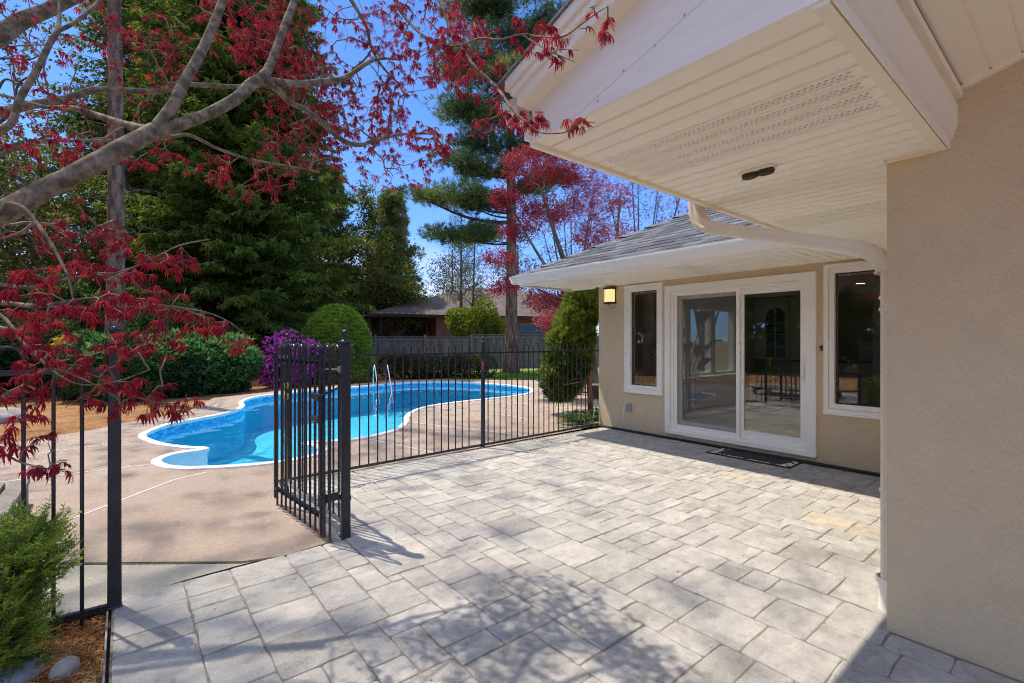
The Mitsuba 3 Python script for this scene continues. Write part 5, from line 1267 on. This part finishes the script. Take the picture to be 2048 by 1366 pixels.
for k_, (x, y, h, sd) in enumerate(((19.5, 41, 12, 81), (25, 40, 10.5, 82), (30, 36, 11, 83), (7, 44, 14, 84), (2.5, 42, 13, 85))):
    lb = trunk_limbs(x, y, h, 0.2, 9, 4, sd)
    broadleaf('far_tree', x, y, lb, [(x, y, h * 0.45, 3.2, 2.2, 150), (x, y, h * 0.75, 2.5, 2.2, 120)], ['far pale tree behind the bungalow ridge', 'far tree behind the dark outbuilding', 'far tree behind the white pine trunk', 'far tree in the gap left of the clipped yew', 'far tree behind the huge spruce'][k_], sd,
              [(0.07, 0.09, 0.04), (0.12, 0.14, 0.055), (0.15, 0.13, 0.08)], leaf=0.2, per=8, r0=0.010, seg=0.6)
# left background
for k_, (x, y, h, sd, pal, lab, per) in enumerate(((-2.6, 27.0, 9.0, 91, YG, 'yellow green tree behind the red maple leaves at the left', 24), (-3.6, 23.0, 13.5, 92, [(0.13, 0.11, 0.06), (0.17, 0.15, 0.07)], 'tall nearly bare tree at the far left', 5), (-0.6, 31, 15.0, 93, [(0.12, 0.12, 0.05), (0.16, 0.14, 0.07)], 'tall open tree with brown buds left of the bare pine trunk', 7), (-5.2, 30, 10.0, 94, YG, 'yellow green tree at the far left edge', 24))):
    lb = trunk_limbs(x, y, h, 0.2, 13, 4.2, sd, 0.2)
    broadleaf('budding_tree', x, y, lb, [(x, y, h * 0.35, 2.6, 1.8, 130), (x, y, h * 0.62, 2.8, 2.0, 130), (x, y, h * 0.88, 2.0, 1.6, 90)], lab, sd, pal, leaf=0.17, per=per, r0=0.007, seg=0.4)
# wine red trees to the right, behind the house
RED = [(0.23, 0.024, 0.045), (0.35, 0.042, 0.065), (0.46, 0.08, 0.10), (0.55, 0.15, 0.16)]
lb = [[(8.95, 7.75, -0.1, 0.12), (8.9, 7.85, 1.0, 0.105), (8.8, 8.0, 1.9, 0.09), (8.6, 8.2, 2.8, 0.07), (8.3, 8.5, 4.0, 0.05), (8.1, 8.8, 5.2, 0.03)],
      [(8.85, 7.9, 1.5, 0.07), (9.2, 7.7, 2.6, 0.055), (9.5, 7.6, 3.8, 0.04), (9.7, 7.6, 5.2, 0.02)],
      [(8.75, 8.05, 2.1, 0.06), (8.2, 8.5, 3.0, 0.045), (7.8, 8.9, 3.9, 0.03), (7.5, 9.2, 4.7, 0.016)],
      [(8.7, 8.1, 2.3, 0.05), (8.1, 8.4, 2.5, 0.035), (7.5, 8.9, 2.9, 0.02), (7.1, 9.3, 3.2, 0.01)],
      [(8.8, 8.0, 1.8, 0.04), (8.4, 8.2, 2.0, 0.03), (7.9, 8.4, 2.2, 0.018), (7.5, 8.7, 2.3, 0.009)]]
broadleaf('purple_leaf_tree', 8.9, 7.8, lb, [(7.9, 9.0, 5.75, 0.75, 0.42, 120), (8.7, 8.4, 5.7, 0.7, 0.45, 100), (7.45, 9.4, 5.0, 0.42, 0.2, 60), (8.3, 8.9, 4.7, 0.85, 0.26, 110), (9.2, 8.0, 5.0, 0.9, 0.6, 90), (7.7, 9.2, 4.15, 0.5, 0.22, 50), (9.3, 7.9, 4.0, 0.8, 0.4, 70), (7.35, 9.5, 3.45, 0.45, 0.2, 40), (8.0, 8.5, 2.35, 0.55, 0.22, 70), (7.8, 8.0, 1.85, 0.5, 0.3, 60), (7.4, 9.3, 2.75, 0.45, 0.2, 40), (8.6, 7.9, 2.4, 0.6, 0.3, 50)],
          'wine red leaved tree in front of the white pine, left of the grey roof', 101, RED, leaf=0.052, per=24, r0=0.0035, seg=0.14, twig='twig_brown', lw=0.5)
for k_, (x, y, h, sd, lab) in enumerate(((16.0, 11.6, 8.6, 103, 'tall stemmed red budded tree above the middle of the grey roof'), (14.2, 13.6, 7.6, 104, 'red budded tree with fanned stems above the lower end of the grey roof'), (19.8, 11.0, 8.2, 105, 'sparse red budded tree above the upper end of the grey roof'))):
    r_ = np.random.RandomState(sd)
    lb = []
    for q in range(7):
        a = q * 0.9 + sd; sp = r_.uniform(0.5, 2.2); hh = h * r_.uniform(0.8, 1.0)
        lb.append([(x + math.cos(a) * sp * s ** 1.3, y + math.sin(a) * sp * s ** 1.3, hh * s, 0.06 * (1 - 0.85 * s) + 0.005) for s in (0, 0.2, 0.4, 0.6, 0.8, 1)])
    broadleaf('redbud_tree', x, y, lb, [(x, y, h * 0.55, 2.2, 1.2, 110), (x, y, h * 0.8, 2.1, 1.3, 150)], lab, sd, RED, leaf=0.08, per=7 if k_ < 2 else 5, r0=0.005, seg=0.25, twig='twig_grey')


# ------------------------------------------------------------------ shrubs
def shrub(name, label, cat, blobs, n, pal, seed, leaf, nb, w, spread=0.6, up=0.3, fo='leafy', group=None, dome=False, trunk=True, shell=0.72, scale=1.5):
    r = np.random.RandomState(seed); t = thing(name, label, cat, group)
    vol = np.array([bl[3] * bl[4] for bl in blobs]); P, D = [], []
    for bl, k in zip(blobs, (n * vol / vol.sum()).astype(int)):
        p, d = ell(bl[:3], (bl[3], bl[3] if len(bl) < 6 else bl[5], bl[4]), k, r, shell); m = p[:, 2] > -0.03
        lump = (meshkit.fbm(p * 2.3, 2, seed=seed) - 0.5)[:, None] * 0.35 * bl[3]
        P.append((p + d * lump)[m]); D.append(unit(d + [0, 0, up])[m])
    P, D = np.vstack(P), np.vstack(D)
    V, F, ids = tufts(P, D, nb, leaf, w, spread, r)
    put('foliage', (V, F), fo, t, color=colours(P, ids, pal, r, scale))
    if trunk:
        b = B(); c = np.array([bl[:3] for bl in blobs]).mean(0)
        for p in P[r.choice(len(P), 40)]:
            q = np.linspace(0, 1, 4)[:, None]; g = np.array([c[0] + r.normal(0, 0.1), c[1] + r.normal(0, 0.1), -0.06])
            b.add(*tube(g + (p - g) * q + np.array([0, 0, 0.15]) * np.sin(np.pi * q), [0.02, 0.015, 0.01, 0.005], 4, cap=False))
        put('stems', b, 'dark_twig', t)
    return t, P, D


RH = [(0.0475, 0.119, 0.0428), (0.0831, 0.19, 0.0594), (0.13, 0.273, 0.0831), (0.19, 0.356, 0.119)]
for k_, (bl, lab) in enumerate((([(0.1, 15.2, 0.7, 0.95, 0.85), (-0.5, 15.6, 0.8, 0.7, 0.8)], 'glossy rhododendron at the left, behind the red maple leaves'), ([(1.1, 15.5, 0.75, 1.0, 0.85)], 'dark green rhododendron in the middle of the row behind the pool'), ([(2.2, 15.85, 0.75, 0.95, 0.85)], 'dark green rhododendron touching the purple azalea'))):
    shrub('rhododendron', lab, 'shrub', bl, 1700 if k_ == 0 else 1250, RH, 110 + k_, 0.19, 7, 0.072, 0.75, 0.5, group='rhododendrons behind the pool', shell=0.6)
mt = shrub('azalea', 'azalea covered in purple flowers behind the pool', 'shrub', [(4.15, 16.4, 0.8, 0.85, 0.9), (3.85, 16.15, 0.5, 0.7, 0.55), (4.7, 16.45, 0.9, 0.55, 0.55)], 1500, [(0.03, 0.05, 0.02), (0.05, 0.08, 0.03)], 121, 0.07, 6, 0.025, shell=0.55)
r_ = np.random.RandomState(122); sel = r_.permutation(len(mt[1])); keep = meshkit.fbm(mt[1][sel] * 2.2, 2, seed=5) > 0.33
fp, fd_ = mt[1][sel][keep], mt[2][sel][keep]
V, F, ids = tufts(fp + fd_ * 0.09, fd_, 11, 0.068, 0.045, 0.95, r_)
put('flowers', (V, F), 'petal', mt[0], label='purple flowers', color=colours(fp, ids, [(0.42, 0.022, 0.36), (0.54, 0.055, 0.47), (0.62, 0.13, 0.55)], r_, 2.0))
# clipped yew dome: short sprays all over a real dome
r_ = np.random.RandomState(131)
t = thing('clipped_yew', 'clipped round yellow green yew dome left of the board fence', 'shrub')
n = 15000; d = unit(r_.normal(size=(n, 3))); d[:, 2] = np.abs(d[:, 2]); e = np.sign(d) * np.abs(d) ** 0.80
e = e / np.maximum((np.abs(e) ** 2.3).sum(1, keepdims=True) ** (1 / 2.3), 1e-6)
P = np.array([6.05, 17.55, 0.0]) + e * np.array([1.28, 1.28, 2.72]) * (1 - 0.06 * r_.rand(n, 1)); P[:, 2] *= 1.0
row = 0.035 * np.sin(P[:, 2] * 44 + 5 * meshkit.noise(P * 3)); P[:, :2] += d[:, :2] * row[:, None]
V, F, ids = tufts(P, unit(d + [0, 0, 0.15]), 4, 0.10, 0.048, 0.5, r_)
put('foliage', (V, F), 'leafy', t, color=colours(P, ids, [(0.176, 0.277, 0.0353), (0.277, 0.391, 0.0504), (0.403, 0.504, 0.0756)], r_, 3))
put('core', lathe([(1.12, 0.0), (1.13, 1.3), (0.95, 2.0), (0.6, 2.4), (0.0, 2.55)], (6.05, 17.55, 0), 20), 'twig_brown', t)
shrub('low_hedge', 'low clipped brownish green hedge in front of the board fence', 'hedge', [(7.9 + 0.3 * k, 17.25 - 0.17 * k, 0.42, 0.42, 0.46) for k in range(12)], 5200, [(0.08, 0.08, 0.032), (0.12, 0.112, 0.0416), (0.144, 0.152, 0.048)], 141, 0.08, 5, 0.03, shell=0.8)
LIME = [(0.14, 0.20, 0.02), (0.20, 0.27, 0.03), (0.27, 0.33, 0.05)]
shrub('lime_shrub', 'bright lime green shrub in front of the bungalow, behind the fence', 'shrub', [(15.2, 22.6, 2.2, 1.0, 1.2), (16.1, 22.3, 2.5, 0.9, 1.4), (14.5, 22.9, 2.6, 0.55, 0.7), (17.0, 22.0, 1.9, 0.8, 1.0)], 2600, LIME, 143, 0.14, 5, 0.07, 0.9, shell=0.5)
shrub('forsythia', 'small yellow flowering bush half hidden behind the maple at the left', 'shrub', [(-1.05, 16.2, 1.25, 0.32, 0.3)], 320, [(0.55, 0.42, 0.02), (0.65, 0.52, 0.04)], 144, 0.07, 5, 0.035)
for k_, (bl, lab) in enumerate((([(-1.7, 17.5, 1.0, 1.0, 1.15)], 'dark evergreen bush left of the bare pine trunk'), ([(-3.1, 16.8, 0.9, 1.0, 1.1)], 'dark evergreen bush at the far left of the pool garden'), ([(-4.6, 17.5, 1.1, 1.1, 1.3)], 'dark evergreen bush at the outer left of the garden'), ([(1.2, 19.0, 1.3, 1.3, 1.4)], 'dark evergreen bush behind the rhododendrons'))):
    shrub('evergreen_bush', lab, 'shrub', bl, 1500, [(0.033, 0.066, 0.0264), (0.066, 0.11, 0.0396), (0.099, 0.165, 0.0484)], 150 + k_, 0.16, 6, 0.045, fo='needles', group='dark evergreen bushes', shell=0.55)

for k_, (bl, lab) in enumerate((([(9.0, 30.5, 2.4, 2.3, 2.6)], 'dark green thicket behind the clipped yew'), ([(11.6, 34.5, 3.6, 2.6, 3.4)], 'tall green thicket left of the bungalow eave'), ([(6.2, 30.0, 2.6, 2.4, 2.8)], 'dark thicket between the spruce and the clipped yew'), ([(-4.2, 20.5, 1.7, 1.7, 1.9)], 'dark green thicket at the far left edge of the garden'), ([(-1.9, 21.5, 1.7, 1.7, 1.8)], 'dark green thicket behind the bare pine trunk'))):
    shrub('thicket', lab, 'shrub', bl, 3200, [(0.05, 0.09, 0.032), (0.09, 0.15, 0.044), (0.16, 0.22, 0.06), (0.24, 0.28, 0.07)], 230 + k_, 0.26, 5, 0.09, shell=0.5)

# cedar by the house corner: bare stem below, a leaning plume of flat sprays above
r_ = np.random.RandomState(161)
t = thing('cedar', 'green cedar with a bare lower stem beside the house corner', 'tree')
put('trunk', tube([(6.95, 6.15, -0.05), (6.93, 6.17, 0.5), (6.95, 6.2, 1.1), (6.9, 6.25, 1.8), (6.88, 6.3, 2.6)], [0.055, 0.05, 0.045, 0.035, 0.015], 8), 'pine_bark', t, smooth=True)
tw_ = B()
for k_ in range(26):
    z = r_.uniform(0.35, 1.05); a = r_.uniform(1.8, 3.6); ln = r_.uniform(0.4, 0.9); q = np.linspace(0, 1, 5)
    c = np.c_[6.94 + math.cos(a) * ln * q, 6.17 + math.sin(a) * ln * q, z + 0.1 * q - 0.25 * q ** 2]
    tw_.add(*tube(c, np.linspace(0.012, 0.003, 5), 4, cap=False))
    for _ in range(3): e = c[r_.randint(2, 5)]; dd_ = r_.normal(0, 0.14, 3); tw_.add(*tube(np.array([e, e + dd_]), [0.004, 0.002], 3, cap=False))
put('dead_twigs', tw_, 'twig_brown', t, kind='stuff')
P = []
hq = r_.uniform(0, 1, 7600) ** 0.9
zq = 0.24 + 2.52 * hq
rq_ = np.interp(zq, [0.24, 0.45, 0.8, 1.3, 1.8, 2.3, 2.76], [0.16, 0.34, 0.43, 0.41, 0.36, 0.24, 0.04])
cq = np.c_[np.interp(zq, [0.2, 1.0, 2.0, 2.8], [6.52, 6.58, 6.78, 6.90]), np.interp(zq, [0.2, 1.0, 2.0, 2.8], [6.54, 6.46, 6.30, 6.20])]
aq = r_.uniform(0, 2 * math.pi, len(hq)); dq = np.c_[np.cos(aq), np.sin(aq)]
wv2 = 0.58 + 0.8 * meshkit.fbm(np.c_[dq * 2.6, zq * 6.0], 4, seed=12)
P = np.c_[cq + dq * (rq_ * wv2 * r_.uniform(0.5, 1.05, len(hq)))[:, None], zq]
D = unit(np.c_[dq * 0.55, np.full(len(hq), 0.85)])
V, F, ids = tufts(P, D, 9, 0.13, 0.017, 0.5, r_)
put('crown', (V, F), 'leafy', t, color=colours(P, ids, [(0.0567, 0.0972, 0.0195), (0.113, 0.178, 0.0291), (0.195, 0.267, 0.0405), (0.276, 0.324, 0.0567)], r_, 2.5))


def strap_plant(name, label, cat, x, y, n, L, w, pal, seed, z=0.0, group=None):
    r = np.random.RandomState(seed); t = thing(name, label, cat, group)
    for k in range(n):
        a = r.uniform(0, 6.28); ln = L * r.uniform(0.6, 1.15); q = np.linspace(0, 1, 6); out = r.uniform(0.45, 0.95)
        c = np.c_[x + math.cos(a) * ln * out * q, y + math.sin(a) * ln * out * q, z + ln * (0.95 * q - (0.35 + 0.6 * out) * q ** 2)]
        ww = w * np.array([0.5, 0.9, 1, 0.9, 0.55, 0.02]); sd = np.array([-math.sin(a), math.cos(a), 0])
        V = np.vstack([c - sd * ww[:, None] + [0, 0, 0.2 * w], c, c + sd * ww[:, None] + [0, 0, 0.2 * w]]); i = np.arange(5)
        V[:, 2] = np.maximum(V[:, 2], 0.004)
        F = np.vstack([np.stack([i, i + 1, i + 7, i + 6], 1), np.stack([i + 6, i + 7, i + 13, i + 12], 1)])
        put('leaf', (V, F), 'leafy', t, color=np.tile(np.array(pal[r.randint(len(pal))]) * r.uniform(0.8, 1.2), (18, 1)), smooth=True)


put('planting_bed', flat(Polygon([(5.70, 5.245), (6.1, 5.25), (12, 5.25), (12, 6.4), (8.2, 6.4), (7.2, 6.8), (6.28, 6.4), (5.76, 5.88)]), 0.006), 'soil', kind='structure', label='soil bed at the foot of the cedar', cat='planting bed')
SG = [(0.075, 0.15, 0.045), (0.12, 0.21, 0.06), (0.0525, 0.112, 0.0375)]
strap_plant('daylily', 'daylily clump of dark arching leaves behind the fence at the house corner', 'plant', 5.93, 5.50, 70, 0.50, 0.012, SG, 171)
strap_plant('hosta', 'broad grey green leafed plant at the foot of the cedar', 'plant', 6.25, 5.85, 44, 0.46, 0.034, [(0.16, 0.22, 0.14), (0.10, 0.17, 0.09), (0.22, 0.27, 0.18)], 172)
strap_plant('hosta', 'leafy green clump between the cedar stem and the wall', 'plant', 6.6, 5.6, 40, 0.50, 0.030, [(0.10, 0.17, 0.06), (0.15, 0.22, 0.09)], 173)

# front bed: straw mulch, yew, juniper, rocks, edging
put('straw_bed', flat(Polygon([(-0.07, -3), (-0.07, 3.345), (-6, 3.345), (-6, -3)]), -0.085), 'straw_bed', kind='structure', label='bed of orange pine straw beside the patio', cat='mulch')
r_ = np.random.RandomState(181); n = 26000
P = np.c_[r_.uniform(-1.1, -0.085, n), r_.uniform(2.2, 3.36, n), -0.083 + 0.03 * r_.rand(n) ** 2]
hill = 0.035 * (meshkit.fbm(np.c_[P[:, :2] * 5, 0 * P[:, 0]], 3, seed=3) - 0.3); P[:, 2] += np.maximum(hill, 0)
D = np.c_[r_.normal(size=(n, 2)), r_.normal(0, 0.16, n)]; V, F, ids = tufts(P, unit(D), 1, 0.055, 0.0035, 0.05, r_)
put('pine_straw', (V, F), 'petal', kind='stuff', label='loose orange brown pine needles on the front bed', cat='mulch', color=colours(P, ids, [(0.18, 0.07, 0.024), (0.42, 0.18, 0.055), (0.58, 0.30, 0.10), (0.70, 0.48, 0.23)], r_, 9, 0.25))
ed = B(); ed.add(*box(-0.066, -3, -0.12, -0.058, 3.24, 0.004)); put('bed_edging', ed, 'bare_metal', label='thin metal edging strip between the straw bed and the pavers', cat='edging')


r_ = np.random.RandomState(187); n = 150
P = np.c_[r_.uniform(0.0, 5.6, n), r_.uniform(0.9, 9.0, n), np.full(n, 0.0055)]
P = P[(P[:, 1] < 4.9) | (P[:, 0] < 2.0)]; P = P[~shapely.contains_xy(pool_poly.buffer(0.1), P[:, 0], P[:, 1])]
D = np.c_[r_.normal(size=(len(P), 2)), r_.normal(0, 0.05, len(P))]; V, F, ids = tufts(P, unit(D), 1, 0.022, 0.011, 0.03, r_); V[:, 2] = 0.005 + 0.003 * r_.rand(len(V))
put('leaf_litter', (V, F), 'petal', kind='stuff', label='small fallen petals, needles and leaf bits scattered on the paving', cat='litter', color=colours(P, ids, [(0.16, 0.09, 0.04), (0.30, 0.20, 0.09), (0.30, 0.06, 0.05), (0.75, 0.72, 0.66)], r_, 30, 0.25))


def rock(label, x, y, z, s, seed, m):
    ic = trimesh.creation.icosphere(3); v = np.array(ic.vertices); v = v * (0.8 + 0.5 * meshkit.fbm(v * 1.3 + seed, 3, seed=seed))[:, None] * np.array(s) + [x, y, z]
    put('rock', (v, np.array(ic.faces)), m, label=label, cat='rock', smooth=60)


rock('pale grey rounded rock on the straw in front of the yew', -0.20, 2.90, -0.06, (0.05, 0.06, 0.045), 3, 'rock_grey')
rock('blue grey rock at the bottom left corner', -0.365, 2.98, -0.06, (0.09, 0.09, 0.05), 4, 'rock_blue')
rock('grey boulder at the edge of the straw behind the pool deck', -1.7, 12.5, 0.0, (0.35, 0.3, 0.2), 6, 'rock_grey')
YEW = [(0.114, 0.201, 0.0353), (0.228, 0.367, 0.0505), (0.378, 0.544, 0.0758), (0.655, 0.782, 0.127)]


def yew(label, blobs, n, seed, L=0.16, name='yew_bush'):
    r = np.random.RandomState(seed); t = thing(name, label, 'shrub')
    P, D = [], []
    for c, rad, k in blobs: p, d = ell(c, rad, int(k), r, 0.4); P.append(p); D.append(d)
    P, D = np.vstack(P), unit(np.vstack(D) * [1, 1, 0.7] + [0, 0, 0.4] + r.normal(0, 0.35, (len(np.vstack(P)), 3)))
    tb = B(); NP, ND = [], []
    for p, d in zip(P, D):
        ln = L * r.uniform(0.6, 1.2); q = np.linspace(0, 1, 4)[:, None]; c = p + d * ln * (q - 0.4) + np.array([0, 0, 0.03]) * q ** 2
        tb.add(*tube(c, [0.0016, 0.0014, 0.0012, 0.0008], 3, cap=False))
        m = int(ln / 0.0036); s = r.uniform(0.05, 1, m)[:, None]; b_ = p + d * ln * (s - 0.4) + np.array([0, 0, 0.03]) * s ** 2
        sd = unit(np.cross(d, [0, 0, 1.0])); up = np.cross(sd, d); a = r.choice([-1, 1], m)[:, None]
        NP.append(b_); ND.append(sd * a + d * 0.75 + up * r.normal(0.25, 0.35, (m, 1)))
    NP, ND = np.vstack(NP), unit(np.vstack(ND))
    V, F, ids = tufts(NP, ND, 1, 0.025, 0.0054, 0.12, r)
    put('foliage', (V, F), 'leafy', t, color=colours(NP, ids, YEW, r, 11))
    put('stems', tb, 'twig_brown', t)


yew('bright green yew bush growing at the fence in the lower left corner', [((-0.40, 3.13, 0.36), (0.17, 0.15, 0.16), 560), ((-0.46, 3.05, 0.16), (0.17, 0.16, 0.24), 720), ((-0.62, 3.2, 0.25), (0.2, 0.2, 0.3), 400), ((-0.31, 3.17, 0.50), (0.08, 0.08, 0.05), 60)], 0, 191)
yew('low dark green creeping shrub behind the rocks in the lower left corner', [((-0.36, 3.02, -0.035), (0.10, 0.09, 0.03), 60)], 0, 192, 0.08, 'creeping_shrub')

# lawn blades
r_ = np.random.RandomState(201); n = 9000
P = np.c_[r_.uniform(9.5, 16, n), r_.uniform(9.5, 17.5, n), np.full(n, -0.04)]
P = P[shapely.contains_xy(lawn_poly, P[:, 0], P[:, 1])]
V, F, ids = tufts(P, np.tile([0, 0, 1.0], (len(P), 1)), 4, 0.06, 0.012, 0.45, r_)
put('grass', (V, F), 'leafy', kind='stuff', label='short green grass blades of the lawn strip', cat='grass', color=colours(P, ids, [(0.09, 0.17, 0.02), (0.15, 0.25, 0.035), (0.21, 0.31, 0.05)], r_, 3))
# garden beyond the left edge of the view, mirrored in the patio door
for k_, (x, y, h, sd) in enumerate(((-8, 17, 11, 211), (-13, 14.5, 13, 212), (-19, 10, 13, 213), (-13, 21, 14, 214), (-24, 4, 13, 215), (-18, 17, 14, 216))):
    lb = trunk_limbs(x, y, h, 0.2, 9, 3.6, sd)
    broadleaf('garden_tree', x, y, lb, [(x, y, h * 0.4, 3.0, 2.4, 150), (x, y, h * 0.75, 2.6, 2.4, 130)], 'green garden tree mirrored in the patio door', sd, YG, leaf=0.30, per=16, r0=0.009, seg=0.5, group='garden trees left of the view')
for k_ in range(6):
    shrub('cedar_hedge', 'tall dark green hedge bush along the left garden edge', 'hedge', [(-8.5 - 1.2 * k_, 19.0 - 2.6 * k_, 2.6, 1.9, 2.9)], 2600, RH, 220 + k_, 0.34, 5, 0.12, group='hedge bushes left of the view', shell=0.7)
